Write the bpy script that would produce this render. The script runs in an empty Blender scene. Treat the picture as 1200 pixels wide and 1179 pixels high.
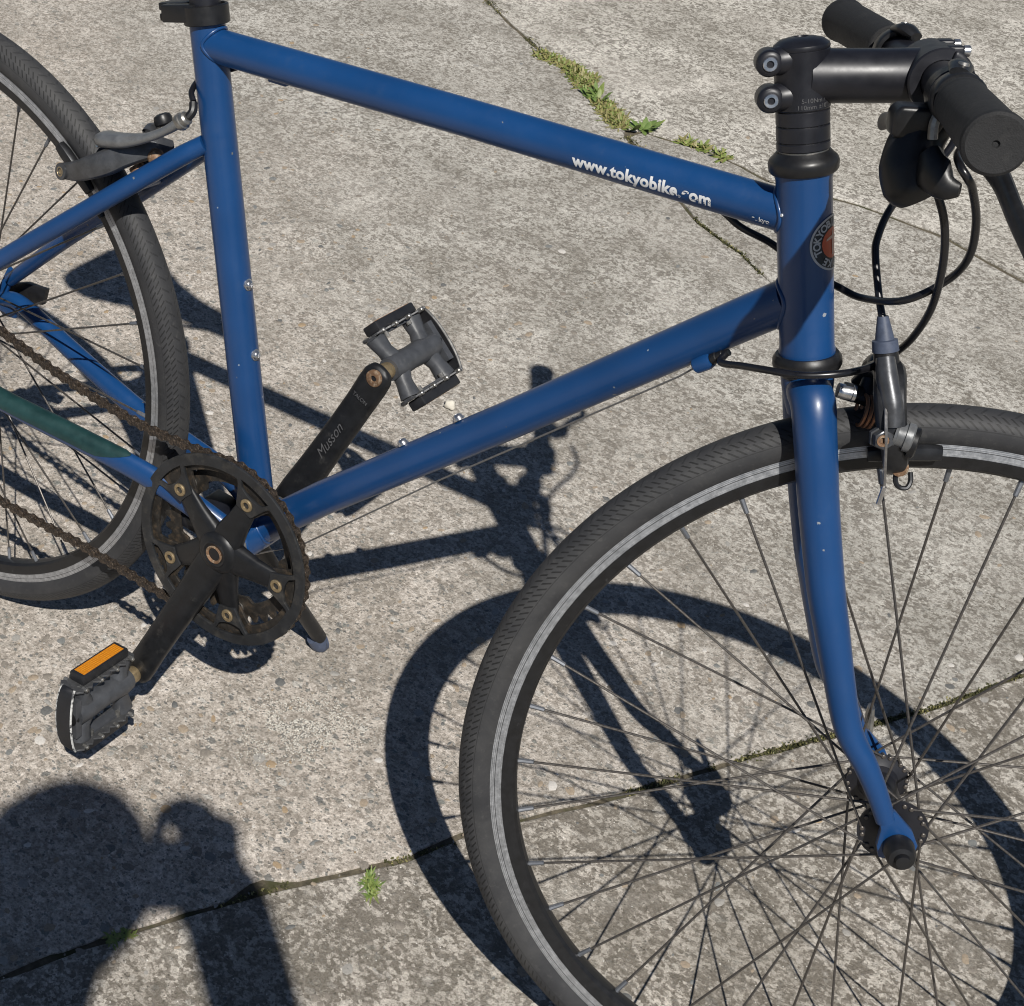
import bpy, bmesh, math, random
from mathutils import Vector, Matrix, noise as mnoise
R = math.radians
rnd = random.Random(7)
scene = bpy.context.scene

# ------------------------------------------------------------------ camera, sky, sun, exposure
cam_data = bpy.data.cameras.new("camera")
cam = bpy.data.objects.new("camera", cam_data)
scene.collection.objects.link(cam)
cam.matrix_world = Matrix((
    (0.7928407, -0.4019705, 0.4580648, 1.0744),
    (0.6081474, 0.4731286, -0.6374214, -0.8645),
    (0.0395010, 0.7839445, 0.6195730, 1.2498),
    (0, 0, 0, 1)))
cam_data.sensor_width = 36.0
cam_data.lens = 1880.97 / 1200 * 36
cam_data.shift_x = (600 - 359.86) / 1200
cam_data.shift_y = -(589.5 - 491.556) / 1200
cam_data.clip_start = 0.02
cam_data.clip_end = 1000
scene.camera = cam
scene.render.resolution_x, scene.render.resolution_y = 1024, 1006

SUN_RAY = Vector((-0.4197, 0.4246, -0.8022))          # direction the sunlight travels
world = bpy.data.worlds.new("World")
scene.world = world
world.use_nodes = True
wn = world.node_tree.nodes
wn.clear()
w_out = wn.new("ShaderNodeOutputWorld")
w_bg = wn.new("ShaderNodeBackground")
w_sky = wn.new("ShaderNodeTexSky")
w_sky.sky_type = 'NISHITA'
w_sky.sun_disc = False
w_sky.sun_elevation = math.asin(0.8022)
w_sky.altitude = 800
w_sky.air_density = 0.7
w_sky.dust_density = 0.3
w_sky.sun_rotation = math.atan2(0.4197, -0.4246)
w_bg.inputs[1].default_value = 0.05
world.node_tree.links.new(w_sky.outputs[0], w_bg.inputs[0])
world.node_tree.links.new(w_bg.outputs[0], w_out.inputs[0])

sun_data = bpy.data.lights.new("sun", 'SUN')
sun_data.energy = 4.9
sun_data.angle = R(0.53)
sun_data.color = (1.0, 0.965, 0.905)
sun = bpy.data.objects.new("sun", sun_data)
scene.collection.objects.link(sun)
sun.rotation_euler = SUN_RAY.to_track_quat('-Z', 'Y').to_euler()
sun.location = (3, -3, 6)

scene.cycles.pixel_filter_type = 'BLACKMAN_HARRIS'
scene.cycles.filter_width = 1.1
scene.view_settings.view_transform = 'Standard'
scene.view_settings.look = 'None'
scene.view_settings.exposure = 0.0
scene.view_settings.gamma = 1.0
scene.view_settings.use_curve_mapping = False

# ------------------------------------------------------------------ helpers
def link(o):
    scene.collection.objects.link(o)
    return o

FR = {}                     # object name -> frame (matrix relative to its top-level Empty)

def put(o, parent=None, frame=None):
    """parent o; frame is o's wanted matrix relative to the top-level thing"""
    f = frame if frame is not None else (FR.get(parent.name, Matrix.Identity(4)) if parent else Matrix.Identity(4))
    if parent is not None:
        o.parent = parent
        o.matrix_local = FR.get(parent.name, Matrix.Identity(4)).inverted() @ f
    FR[o.name] = f.copy()
    return o

def empty(name, parent=None, frame=None):
    o = link(bpy.data.objects.new(name, None))
    o.empty_display_size = 0.05
    return put(o, parent, frame)

def tag(o, label=None, cat=None, group=None, kind=None):
    if label: o["label"] = label
    if cat: o["category"] = cat
    if group: o["group"] = group
    if kind: o["kind"] = kind
    return o

def V(*a):
    return Vector(a)

def catmull(pts, k=8):
    P = [Vector(p) for p in pts]
    if len(P) < 3: return P
    out = []
    for i in range(len(P) - 1):
        a = P[i - 1] if i else P[0] * 2 - P[1]
        b, c = P[i], P[i + 1]
        d = P[i + 2] if i + 2 < len(P) else P[-1] * 2 - P[-2]
        for j in range(k):
            t = j / k
            out.append(0.5 * (2 * b + (c - a) * t + (2 * a - 5 * b + 4 * c - d) * t * t + (3 * b - a - 3 * c + d) * t ** 3))
    out.append(P[-1])
    return out

def lerp_list(vals, n):
    """resample a list of floats to n entries"""
    m = len(vals)
    o = []
    for i in range(n):
        t = i / (n - 1) * (m - 1)
        k = min(int(t), m - 2)
        o.append(vals[k] + (vals[k + 1] - vals[k]) * (t - k))
    return o

class MB:
    def __init__(self):
        self.v, self.f, self.m, self.uv = [], [], [], None
        self.mat = 0
    def add(self, vs, fs):
        b = len(self.v)
        self.v += [Vector(v) for v in vs]
        for f in fs:
            self.f.append([b + i for i in f]); self.m.append(self.mat)
        return self
    def tube(self, pts, r, n=14, cap=True, flat=1.0, up=None, smooth=0, closed=False, square=0.0):
        P = catmull(pts, smooth) if smooth else [Vector(p) for p in pts]
        k = len(P)
        rr = [r] * k if not isinstance(r, (list, tuple)) else lerp_list(list(r), k)
        fl = [flat] * k if not isinstance(flat, (list, tuple)) else lerp_list(list(flat), k)
        vs = []
        T = []
        for i in range(k):
            if closed: t = P[(i + 1) % k] - P[i - 1]
            else: t = P[min(i + 1, k - 1)] - P[max(i - 1, 0)]
            T.append(t.normalized())
        u = Vector(up) if up is not None else (V(0, 1, 0) if abs(T[0].y) < .9 else V(1, 0, 0))
        for i in range(k):
            if up is not None: u = Vector(up)
            u = (u - T[i] * u.dot(T[i])).normalized()
            w = T[i].cross(u)
            for j in range(n):
                a = 2 * math.pi * j / n
                c, s = math.cos(a), math.sin(a)
                if square:
                    q = (abs(c) ** (2 / (1 - square + 1e-3) if False else 4) + abs(s) ** 4) ** -.25
                    g = 1 + (q - 1) * square
                    c, s = c * g, s * g
                vs.append(P[i] + u * (rr[i] * c) + w * (rr[i] * fl[i] * s))
        fs = []
        for i in range(k if closed else k - 1):
            a0, b0 = i * n, ((i + 1) % k) * n
            for j in range(n):
                fs.append([a0 + j, a0 + (j + 1) % n, b0 + (j + 1) % n, b0 + j])
        if cap and not closed:
            fs.append(list(range(n))[::-1]); fs.append([(k - 1) * n + j for j in range(n)])
        return self.add(vs, fs)
    def lathe(self, o, axis, prof, n=24, close=False):
        """prof: list of (h along axis, radius)"""
        o = Vector(o); ax = Vector(axis).normalized()
        u = ax.orthogonal().normalized(); w = ax.cross(u)
        vs = []
        for h, r in prof:
            for j in range(n):
                a = 2 * math.pi * j / n
                vs.append(o + ax * h + (u * math.cos(a) + w * math.sin(a)) * max(r, 1e-5))
        fs = []
        k = len(prof)
        for i in range(k if close else k - 1):
            a0, b0 = i * n, ((i + 1) % k) * n
            for j in range(n):
                fs.append([a0 + j, a0 + (j + 1) % n, b0 + (j + 1) % n, b0 + j])
        if not close:
            fs.append(list(range(n))[::-1]); fs.append([(k - 1) * n + j for j in range(n)])
        return self.add(vs, fs)
    def cyl(self, a, b, r, n=16, ch=0.0):
        a, b = Vector(a), Vector(b); h = (b - a).length
        if ch: pr = [(0, r - ch), (ch, r), (h - ch, r), (h, r - ch)]
        else: pr = [(0, r), (h, r)]
        return self.lathe(a, b - a, pr, n)
    def box(self, c, ex, ey, ez, hx, hy, hz):
        c, ex, ey, ez = Vector(c), Vector(ex).normalized(), Vector(ey).normalized(), Vector(ez).normalized()
        vs = [c + ex * (hx * i) + ey * (hy * j) + ez * (hz * k) for i in (-1, 1) for j in (-1, 1) for k in (-1, 1)]
        return self.add(vs, [[0, 1, 3, 2], [4, 6, 7, 5], [0, 4, 5, 1], [2, 3, 7, 6], [0, 2, 6, 4], [1, 5, 7, 3]])
    def prism(self, poly, o, ex, ey, ez, h):
        o, ex, ey, ez = Vector(o), Vector(ex), Vector(ey), Vector(ez)
        n = len(poly)
        vs = [o + ex * p[0] + ey * p[1] for p in poly] + [o + ex * p[0] + ey * p[1] + ez * h for p in poly]
        fs = [list(range(n))[::-1], list(range(n, 2 * n))] + [[i, (i + 1) % n, n + (i + 1) % n, n + i] for i in range(n)]
        return self.add(vs, fs)
    def build(self, name, mat, parent=None, frame=None, bevel=0, segs=2, sharp=35, **kw):
        me = bpy.data.meshes.new(name)
        me.from_pydata([tuple(v) for v in self.v], [], self.f)
        mats = mat if isinstance(mat, (list, tuple)) else [mat]
        for m in mats: me.materials.append(m)
        if len(mats) > 1: me.polygons.foreach_set("material_index", self.m)
        bm = bmesh.new(); bm.from_mesh(me)
        bmesh.ops.recalc_face_normals(bm, faces=bm.faces)
        if bevel:
            es = [e for e in bm.edges if len(e.link_faces) == 2 and e.calc_face_angle(0) > R(40)]
            bmesh.ops.bevel(bm, geom=es, offset=bevel, segments=segs, profile=0.5, affect='EDGES', clamp_overlap=True)
        bm.to_mesh(me); bm.free()
        finish(me, sharp)
        o = link(bpy.data.objects.new(name, me))
        put(o, parent, frame)
        return tag(o, **kw)

def finish(me, sharp=35):
    me.polygons.foreach_set("use_smooth", [True] * len(me.polygons))
    if sharp: me.set_sharp_from_angle(angle=R(sharp))

def inst(name, me, parent, frame, **kw):
    o = link(bpy.data.objects.new(name, me))
    put(o, parent, frame)
    return tag(o, **kw)

def curve_mesh(name, loops, thick, bevel=0.0, mat=None, cyc=True):
    """filled 2D outlines (holes allowed) extruded to +-thick/2 -> mesh datablock in the XY plane"""
    cu = bpy.data.curves.new(name, 'CURVE')
    cu.dimensions = '2D'; cu.fill_mode = 'BOTH'
    for lp in loops:
        sp = cu.splines.new('POLY'); sp.points.add(len(lp) - 1)
        for p, q in zip(sp.points, lp): p.co = (q[0], q[1], 0, 1)
        sp.use_cyclic_u = True
    cu.extrude = thick / 2 - bevel
    cu.bevel_depth = bevel; cu.bevel_resolution = 1
    cu.offset = -bevel
    ob = bpy.data.objects.new(name + "_tmp", cu)
    link(ob)
    dg = bpy.context.evaluated_depsgraph_get()
    me = bpy.data.meshes.new_from_object(ob.evaluated_get(dg))
    bpy.data.objects.remove(ob); bpy.data.curves.remove(cu)
    me.name = name
    me.materials.clear()
    if mat: me.materials.append(mat)
    finish(me, 30)
    return me

def text_bm(body, size, bold=0.0, shear=0.0, spacing=1.0):
    cu = bpy.data.curves.new("txt", 'FONT')
    cu.body = body; cu.size = size; cu.align_x = 'CENTER'; cu.align_y = 'CENTER'
    cu.offset = bold; cu.shear = shear; cu.space_character = spacing; cu.resolution_u = 4
    ob = link(bpy.data.objects.new("txt_tmp", cu))
    dg = bpy.context.evaluated_depsgraph_get()
    me = bpy.data.meshes.new_from_object(ob.evaluated_get(dg))
    bpy.data.objects.remove(ob); bpy.data.curves.remove(cu)
    bm = bmesh.new(); bm.from_mesh(me); bpy.data.meshes.remove(me)
    return bm

def slice_bm(bm, step, xs=None):
    ys = [v.co.y for v in bm.verts]; y = math.floor(min(ys) / step) * step
    while y < max(ys):
        bmesh.ops.bisect_plane(bm, geom=bm.verts[:] + bm.edges[:] + bm.faces[:], plane_co=(0, y, 0), plane_no=(0, 1, 0)); y += step
    if xs:
        x = min(v.co.x for v in bm.verts)
        X = max(v.co.x for v in bm.verts)
        while x < X:
            bmesh.ops.bisect_plane(bm, geom=bm.verts[:] + bm.edges[:] + bm.faces[:], plane_co=(x, 0, 0), plane_no=(1, 0, 0)); x += xs

def bm_obj(name, bm, mat, parent=None, frame=None, sharp=35, **kw):
    me = bpy.data.meshes.new(name); bm.to_mesh(me); bm.free()
    me.materials.append(mat); finish(me, sharp)
    o = link(bpy.data.objects.new(name, me)); put(o, parent, frame)
    return tag(o, **kw)

# ------------------------------------------------------------------ materials
def new_mat(name):
    m = bpy.data.materials.new(name); m.use_nodes = True
    nt = m.node_tree
    return m, nt, nt.nodes["Principled BSDF"], nt.nodes, nt.links

def N(nt, kind, **kw):
    n = nt.nodes.new(kind)
    for k, v in kw.items():
        if k in n.inputs: n.inputs[k].default_value = v
        else: setattr(n, k, v)
    return n

def math_n(nt, op, a, b=None, c=None, clamp=False):
    n = nt.nodes.new("ShaderNodeMath"); n.operation = op; n.use_clamp = clamp
    for i, x in enumerate((a, b, c)):
        if x is None: continue
        if isinstance(x, (int, float)): n.inputs[i].default_value = x
        else: nt.links.new(x, n.inputs[i])
    return n.outputs[0]

def ramp(nt, fac, stops, interp='LINEAR'):
    n = nt.nodes.new("ShaderNodeValToRGB"); n.color_ramp.interpolation = interp
    e = n.color_ramp.elements
    while len(e) < len(stops): e.new(0.5)
    for q, (p, c) in zip(e, stops):
        q.position = p; q.color = (*c, 1) if len(c) == 3 else c
    nt.links.new(fac, n.inputs[0])
    return n.outputs[0]

def mix(nt, fac, a, b, mode='MIX'):
    n = nt.nodes.new("ShaderNodeMix"); n.data_type = 'RGBA'; n.blend_type = mode
    for s, x in ((0, fac), (6, a), (7, b)):
        if isinstance(x, (int, float)): n.inputs[s].default_value = x
        elif isinstance(x, tuple): n.inputs[s].default_value = (*x, 1) if len(x) == 3 else x
        else: nt.links.new(x, n.inputs[s])
    return n.outputs[2]

def objcoord(nt):
    return N(nt, "ShaderNodeTexCoord").outputs["Object"]

def noise(nt, co, scale, detail=4, rough=.6, dist=0.0):
    n = N(nt, "ShaderNodeTexNoise", Scale=scale, Detail=detail, Roughness=rough, Distortion=dist)
    nt.links.new(co, n.inputs["Vector"]); return n.outputs[0]

def bump(nt, h, strength, dist, bsdf, prev=None):
    b = N(nt, "ShaderNodeBump", Strength=strength, Distance=dist)
    nt.links.new(h, b.inputs["Height"])
    if prev: nt.links.new(prev, b.inputs["Normal"])
    nt.links.new(b.outputs[0], bsdf.inputs["Normal"]); return b.outputs[0]

def simple(name, col, rough=.5, metal=0.0, var=.25, vscale=90, bumpy=0.0, coat=0.0, spec=.5, col2=None, thr=(.5, .62), dirt_scale=60, aniso=0):
    m, nt, b, n, l = new_mat(name)
    co = objcoord(nt)
    f = noise(nt, co, vscale, 5, .65)
    c1 = tuple(x * (1 - var) for x in col); c2 = tuple(min(1, x * (1 + var)) for x in col)
    c = ramp(nt, f, [(.3, c1), (.7, c2)])
    if col2:
        g = noise(nt, co, dirt_scale, 6, .7)
        gm = ramp(nt, g, [(thr[0], (0, 0, 0)), (thr[1], (1, 1, 1))])
        c = mix(nt, gm, c, col2)
        mm = math_n(nt, 'MULTIPLY', math_n(nt, 'SUBTRACT', 1.0, gm), metal)
        l.new(mm, b.inputs["Metallic"])
    else: b.inputs["Metallic"].default_value = metal
    l.new(c, b.inputs["Base Color"])
    rr = ramp(nt, f, [(.25, (max(.02, rough - .08),) * 3), (.75, (min(1, rough + .1),) * 3)])
    l.new(rr, b.inputs["Roughness"])
    b.inputs["Coat Weight"].default_value = coat
    b.inputs["Coat Roughness"].default_value = .15
    b.inputs["Specular IOR Level"].default_value = spec
    if bumpy: bump(nt, noise(nt, co, vscale * 4, 4, .6), bumpy, .0006, b)
    return m

def paint_mat():
    m, nt, b, n, l = new_mat("blue_paint")
    co = objcoord(nt)
    f = noise(nt, co, 14, 3, .5)
    base = ramp(nt, f, [(.3, (.0036, .0415, .142)), (.7, (.0052, .0505, .170))])
    d = noise(nt, co, 46, 6, .75)                       # thin road dust
    dm = ramp(nt, d, [(.56, (0, 0, 0)), (.8, (.09, .09, .09))])
    base = mix(nt, dm, base, (.08, .12, .16))
    v = N(nt, "ShaderNodeTexVoronoi", Scale=120); l.new(co, v.inputs["Vector"])     # stone chips
    v.inputs["Randomness"].default_value = 1
    sep = N(nt, "ShaderNodeSeparateColor"); l.new(v.outputs["Color"], sep.inputs[0])
    wob = math_n(nt, 'MULTIPLY', noise(nt, co, 1400, 3, .7), .26)
    r_ = math_n(nt, 'ADD', math_n(nt, 'MULTIPLY', math_n(nt, 'POWER', sep.outputs[1], 2.0), .10), math_n(nt, 'SUBTRACT', wob, .05))
    chip = math_n(nt, 'MULTIPLY', math_n(nt, 'LESS_THAN', v.outputs["Distance"], r_), math_n(nt, 'GREATER_THAN', sep.outputs[0], .95))
    base = mix(nt, chip, base, mix(nt, sep.outputs[2], (.10, .09, .08), (.34, .38, .43)))
    l.new(base, b.inputs["Base Color"])
    l.new(ramp(nt, d, [(.3, (.34,) * 3), (.75, (.52,) * 3)]), b.inputs["Roughness"])
    b.inputs["Coat Weight"].default_value = .3
    b.inputs["Coat Roughness"].default_value = .16
    bump(nt, noise(nt, co, 260, 3, .5), .06, .0005, b)
    return m

def tyre_mat():
    m, nt, b, n, l = new_mat("tyre_rubber")
    uv = N(nt, "ShaderNodeUVMap").outputs[0]
    sp = N(nt, "ShaderNodeSeparateXYZ"); l.new(uv, sp.inputs[0])
    u, w = sp.outputs[0], sp.outputs[1]                 # metres round the tyre, metres over the section
    aw = math_n(nt, 'ABSOLUTE', w)
    co = objcoord(nt)
    def stripes(pitch, slope, width, lo, hi, off=0.0):
        t = math_n(nt, 'DIVIDE', math_n(nt, 'ADD', math_n(nt, 'ADD', u, math_n(nt, 'MULTIPLY', aw, slope)), off), pitch)
        fr = math_n(nt, 'FRACT', t)
        s = math_n(nt, 'LESS_THAN', fr, width)
        return math_n(nt, 'MULTIPLY', s, math_n(nt, 'MULTIPLY', math_n(nt, 'GREATER_THAN', aw, lo), math_n(nt, 'LESS_THAN', aw, hi)))
    g = stripes(.0060, 1.1, .27, .0080, .0125)
    g = math_n(nt, 'MAXIMUM', g, stripes(.0060, 1.1, .27, .0134, .0185, .0028))
    g = math_n(nt, 'MAXIMUM', g, math_n(nt, 'MULTIPLY', stripes(.0112, -.9, .16, .0012, .0068), .5))
    ridge = math_n(nt, 'MULTIPLY', math_n(nt, 'GREATER_THAN', aw, .0192), math_n(nt, 'LESS_THAN', aw, .0198))
    g = math_n(nt, 'MAXIMUM', g, math_n(nt, 'MULTIPLY', ridge, .5))
    bead = math_n(nt, 'GREATER_THAN', aw, .0335)
    f = noise(nt, co, 30, 6, .7)
    c = ramp(nt, f, [(.3, (.026, .0265, .029)), (.7, (.040, .040, .042))])
    dust = noise(nt, co, 150, 5, .75)
    c = mix(nt, ramp(nt, dust, [(.55, (0, 0, 0)), (.8, (.42,) * 3)]), c, (.115, .112, .106))
    scuff = noise(nt, co, 9, 6, .7, .6)
    c = mix(nt, ramp(nt, scuff, [(.48, (0, 0, 0)), (.7, (.45,) * 3)]), c, (.085, .083, .080))
    c = mix(nt, math_n(nt, 'MULTIPLY', g, .85), c, (.010, .010, .010))
    l.new(c, b.inputs["Base Color"])
    b.inputs["Roughness"].default_value = .62
    b.inputs["Specular IOR Level"].default_value = .4
    h = math_n(nt, 'SUBTRACT', math_n(nt, 'MULTIPLY', dust, .25), g)
    bump(nt, h, .8, .0007, b)
    return m

def rim_mat():
    m, nt, b, n, l = new_mat("rim_metal")
    co = objcoord(nt)
    sp = N(nt, "ShaderNodeSeparateXYZ"); l.new(co, sp.inputs[0])
    r2 = math_n(nt, 'ADD', math_n(nt, 'POWER', sp.outputs[0], 2.0), math_n(nt, 'POWER', sp.outputs[2], 2.0))
    rad = math_n(nt, 'SQRT', r2)
    cx = N(nt, "ShaderNodeCombineXYZ"); l.new(math_n(nt, 'MULTIPLY', rad, 1500), cx.inputs[0])
    lines = noise(nt, cx.outputs[0], 1.0, 3, .7)
    f = noise(nt, co, 240, 5, .7)
    groove = math_n(nt, 'MULTIPLY', math_n(nt, 'GREATER_THAN', rad, .2868), math_n(nt, 'LESS_THAN', rad, .2874))
    c = ramp(nt, math_n(nt, 'ADD', math_n(nt, 'MULTIPLY', lines, .7), math_n(nt, 'MULTIPLY', f, .3)), [(.36, (.15, .16, .175)), (.48, (.38, .39, .41)), (.62, (.74, .75, .77))])
    c = mix(nt, math_n(nt, 'MULTIPLY', groove, .7), c, (.03, .03, .03))
    l.new(c, b.inputs["Base Color"])
    b.inputs["Metallic"].default_value = .75
    l.new(ramp(nt, f, [(.3, (.36,) * 3), (.7, (.52,) * 3)]), b.inputs["Roughness"])
    bump(nt, math_n(nt, 'ADD', lines, math_n(nt, 'MULTIPLY', groove, -2.0)), .5, .0003, b)
    return m

def concrete_mat(name, pebbly, tone, blotch, seed):
    m, nt, b, n, l = new_mat(name)
    co0 = objcoord(nt)
    mp = N(nt, "ShaderNodeMapping"); mp.inputs["Location"].default_value = (seed * 3.1, seed * 1.7, 0)
    l.new(co0, mp.inputs[0]); co = mp.outputs[0]
    # where the aggregate has been worn free (near the camera) and where the skin is still on
    sp = N(nt, "ShaderNodeSeparateXYZ"); l.new(co0, sp.inputs[0])
    big = noise(nt, co, 2.2, 4, .6)
    ycur = math_n(nt, 'ADD', math_n(nt, 'ADD', sp.outputs[1], math_n(nt, 'MULTIPLY', sp.outputs[0], .45)), math_n(nt, 'MULTIPLY', math_n(nt, 'SUBTRACT', big, .5), .9))
    wear = ramp(nt, math_n(nt, 'MULTIPLY', ycur, 1.0), [(.38, (pebbly,) * 3), (.95, (pebbly * .25,) * 3)])
    mid = noise(nt, co, 55, 5, .65, .3)
    fine = noise(nt, co, 165, 6, .72, .2)
    grit = noise(nt, co, 520, 4, .75)
    cells = []
    for k, (sc, st_) in enumerate(((235, 1.3), (135, 1.2))):
        dn = N(nt, "ShaderNodeTexNoise", Scale=sc * 1.4, Detail=2.0); l.new(co, dn.inputs["Vector"])
        ds = N(nt, "ShaderNodeVectorMath", operation='SCALE'); l.new(dn.outputs["Color"], ds.inputs[0]); ds.inputs["Scale"].default_value = .9 / sc
        da = N(nt, "ShaderNodeVectorMath", operation='ADD'); l.new(co, da.inputs[0]); l.new(ds.outputs[0], da.inputs[1])
        vm = N(nt, "ShaderNodeMapping"); vm.inputs["Scale"].default_value = (1, st_, 0); vm.inputs["Rotation"].default_value = (0, 0, .4 + k); l.new(da.outputs[0], vm.inputs[0])
        vc = N(nt, "ShaderNodeTexVoronoi", Scale=sc); l.new(vm.outputs[0], vc.inputs["Vector"])
        vs_ = N(nt, "ShaderNodeSeparateColor"); l.new(vc.outputs["Color"], vs_.inputs[0])
        cells.append(vs_.outputs[0])
    skin_lo = (.165 * tone[0], .153 * tone[1], .132 * tone[2]); skin_hi = (.57 * tone[0], .55 * tone[1], .495 * tone[2])
    s0 = math_n(nt, 'ADD', math_n(nt, 'ADD', math_n(nt, 'MULTIPLY', fine, .50), math_n(nt, 'MULTIPLY', grit, .22)), math_n(nt, 'MULTIPLY', mid, .28))
    cl = math_n(nt, 'ADD', math_n(nt, 'MULTIPLY', cells[0], .6), math_n(nt, 'MULTIPLY', cells[1], .4))
    s1 = math_n(nt, 'ADD', math_n(nt, 'MULTIPLY', s0, .74), math_n(nt, 'MULTIPLY', cl, .26))
    skin = ramp(nt, s1, [(.445, skin_lo), (.488, tuple((a * .52 + c * .48) for a, c in zip(skin_lo, skin_hi))), (.522, skin_hi)])
    paste = ramp(nt, s1, [(.40, (.38 * tone[0], .328 * tone[1], .276 * tone[2])), (.495, (.565 * tone[0], .493 * tone[1], .423 * tone[2])), (.60, (.73 * tone[0], .65 * tone[1], .57 * tone[2]))])
    # bleached, thin-skinned streaks against greyer ground
    sm = N(nt, "ShaderNodeMapping"); sm.inputs["Rotation"].default_value = (0, 0, .9); sm.inputs["Scale"].default_value = (1.0, 2.6, 1); l.new(co, sm.inputs[0])
    strk = noise(nt, sm.outputs[0], 3.2, 6, .62, .5)
    skin = mix(nt, ramp(nt, strk, [(.46, (0, 0, 0)), (.64, (.45,) * 3)]), skin, (.62 * tone[0], .585 * tone[1], .53 * tone[2]))
    skin = mix(nt, ramp(nt, strk, [(.36, (.45,) * 3), (.47, (0, 0, 0))]), skin, (.21 * tone[0], .195 * tone[1], .165 * tone[2]))
    c = mix(nt, wear, skin, paste)
    # light lichen / worn skin patches over darker ground
    bl = noise(nt, co, 30, 10, .76, .8)
    bl = math_n(nt, 'ADD', math_n(nt, 'ADD', math_n(nt, 'MULTIPLY', bl, .62), math_n(nt, 'MULTIPLY', fine, .22)), math_n(nt, 'MULTIPLY', cl, .16))
    bm_ = ramp(nt, bl, [(.455, (1, 1, 1)), (.500, (.62,) * 3), (.540, (0, 0, 0))])
    c = mix(nt, math_n(nt, 'MULTIPLY', bm_, blotch), c, mix(nt, s0, (.085, .074, .060), (.30, .265, .22)))
    st = noise(nt, co, 5.5, 5, .6, .4)
    c = mix(nt, ramp(nt, st, [(.35, (.34,) * 3), (.62, (0, 0, 0))]), c, (.20, .18, .15))
    s2 = noise(nt, co, 11, 6, .68, .8)
    c = mix(nt, ramp(nt, s2, [(.40, (.30,) * 3), (.52, (0, 0, 0))]), c, (.20, .182, .150))
    c = mix(nt, ramp(nt, s2, [(.54, (0, 0, 0)), (.68, (.30,) * 3)]), c, (.62, .585, .525))
    # stones
    hgt = math_n(nt, 'ADD', math_n(nt, 'MULTIPLY', grit, .5), math_n(nt, 'MULTIPLY', fine, .9))
    for sc, dens, rmin, rmax, sd, metric, rot, st_ in ((62, .22, .16, .46, 0, 'EUCLIDEAN', .6, 1.5), (92, .30, .22, .68, 5, 'MANHATTAN', -.5, 1.45), (150, .46, .16, .42, 3, 'CHEBYCHEV', 1.2, 1.7), (260, .45, .18, .45, 9, 'EUCLIDEAN', .2, 1.3)):
        dv = N(nt, "ShaderNodeVectorMath", operation='ADD')
        nz = N(nt, "ShaderNodeTexNoise", Scale=sc * 1.3, Detail=3.0); l.new(co, nz.inputs["Vector"])
        sc_ = N(nt, "ShaderNodeVectorMath", operation='SCALE'); l.new(nz.outputs["Color"], sc_.inputs[0]); sc_.inputs["Scale"].default_value = .75 / sc
        l.new(co, dv.inputs[0]); l.new(sc_.outputs[0], dv.inputs[1])
        ml = N(nt, "ShaderNodeMapping"); ml.inputs["Location"].default_value = (sd, sd * .7, 0); ml.inputs["Scale"].default_value = (1, st_, 0); ml.inputs["Rotation"].default_value = (0, 0, rot)
        l.new(dv.outputs[0], ml.inputs[0])
        v = N(nt, "ShaderNodeTexVoronoi", Scale=sc); v.distance = metric; l.new(ml.outputs[0], v.inputs["Vector"])
        sep = N(nt, "ShaderNodeSeparateColor"); l.new(v.outputs["Color"], sep.inputs[0])
        pres = math_n(nt, 'GREATER_THAN', sep.outputs[0], 1 - dens)
        rad = math_n(nt, 'ADD', math_n(nt, 'MULTIPLY', sep.outputs[1], rmax - rmin), rmin)
        edge = math_n(nt, 'MULTIPLY', math_n(nt, 'SUBTRACT', rad, v.outputs["Distance"]), 11.0, clamp=True)
        mask = math_n(nt, 'MULTIPLY', math_n(nt, 'MULTIPLY', edge, pres), wear)
        pc = ramp(nt, sep.outputs[2], [(0, (.15, .155, .15)), (.10, (.24, .23, .205)), (.28, (.33, .29, .235)), (.42, (.36, .275, .165)), (.54, (.40, .36, .31)),
                                       (.66, (.27, .235, .195)), (.78, (.46, .42, .37)), (.90, (.20, .215, .20)), (.96, (.62, .59, .54))], 'CONSTANT')
        pc = mix(nt, .18, pc, ramp(nt, grit, [(.3, (.16, .15, .135)), (.7, (.44, .41, .36))]))
        c = mix(nt, math_n(nt, 'MULTIPLY', mask, .88), c, pc)
        hgt = math_n(nt, 'ADD', hgt, math_n(nt, 'MULTIPLY', mask, .25))
    # pits and glittering grains
    v = N(nt, "ShaderNodeTexVoronoi", Scale=300); l.new(co, v.inputs["Vector"])
    sep = N(nt, "ShaderNodeSeparateColor"); l.new(v.outputs["Color"], sep.inputs[0])
    pit = math_n(nt, 'MULTIPLY', math_n(nt, 'LESS_THAN', v.outputs["Distance"], .26), math_n(nt, 'GREATER_THAN', sep.outputs[0], .9))
    c = mix(nt, math_n(nt, 'MULTIPLY', pit, .7), c, (.09, .08, .07))
    gl = math_n(nt, 'MULTIPLY', math_n(nt, 'LESS_THAN', v.outputs["Distance"], .2), math_n(nt, 'GREATER_THAN', sep.outputs[1], .955))
    c = mix(nt, math_n(nt, 'MULTIPLY', gl, .8), c, (.85, .83, .78))
    c = mix(nt, ramp(nt, grit, [(.3, (.30,) * 3), (.55, (0, 0, 0))]), c, (.14, .13, .115))
    g2 = noise(nt, co, 340, 5, .8, .3)                        # sand grains and pores of the paste
    c = mix(nt, 1.0, c, ramp(nt, g2, [(.36, (.66, .65, .63)), (.5, (1, 1, 1)), (.62, (1.22, 1.22, 1.22))]), 'MULTIPLY')
    l.new(c, b.inputs["Base Color"])
    b.inputs["Roughness"].default_value = .9
    b.inputs["Specular IOR Level"].default_value = .25
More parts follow.
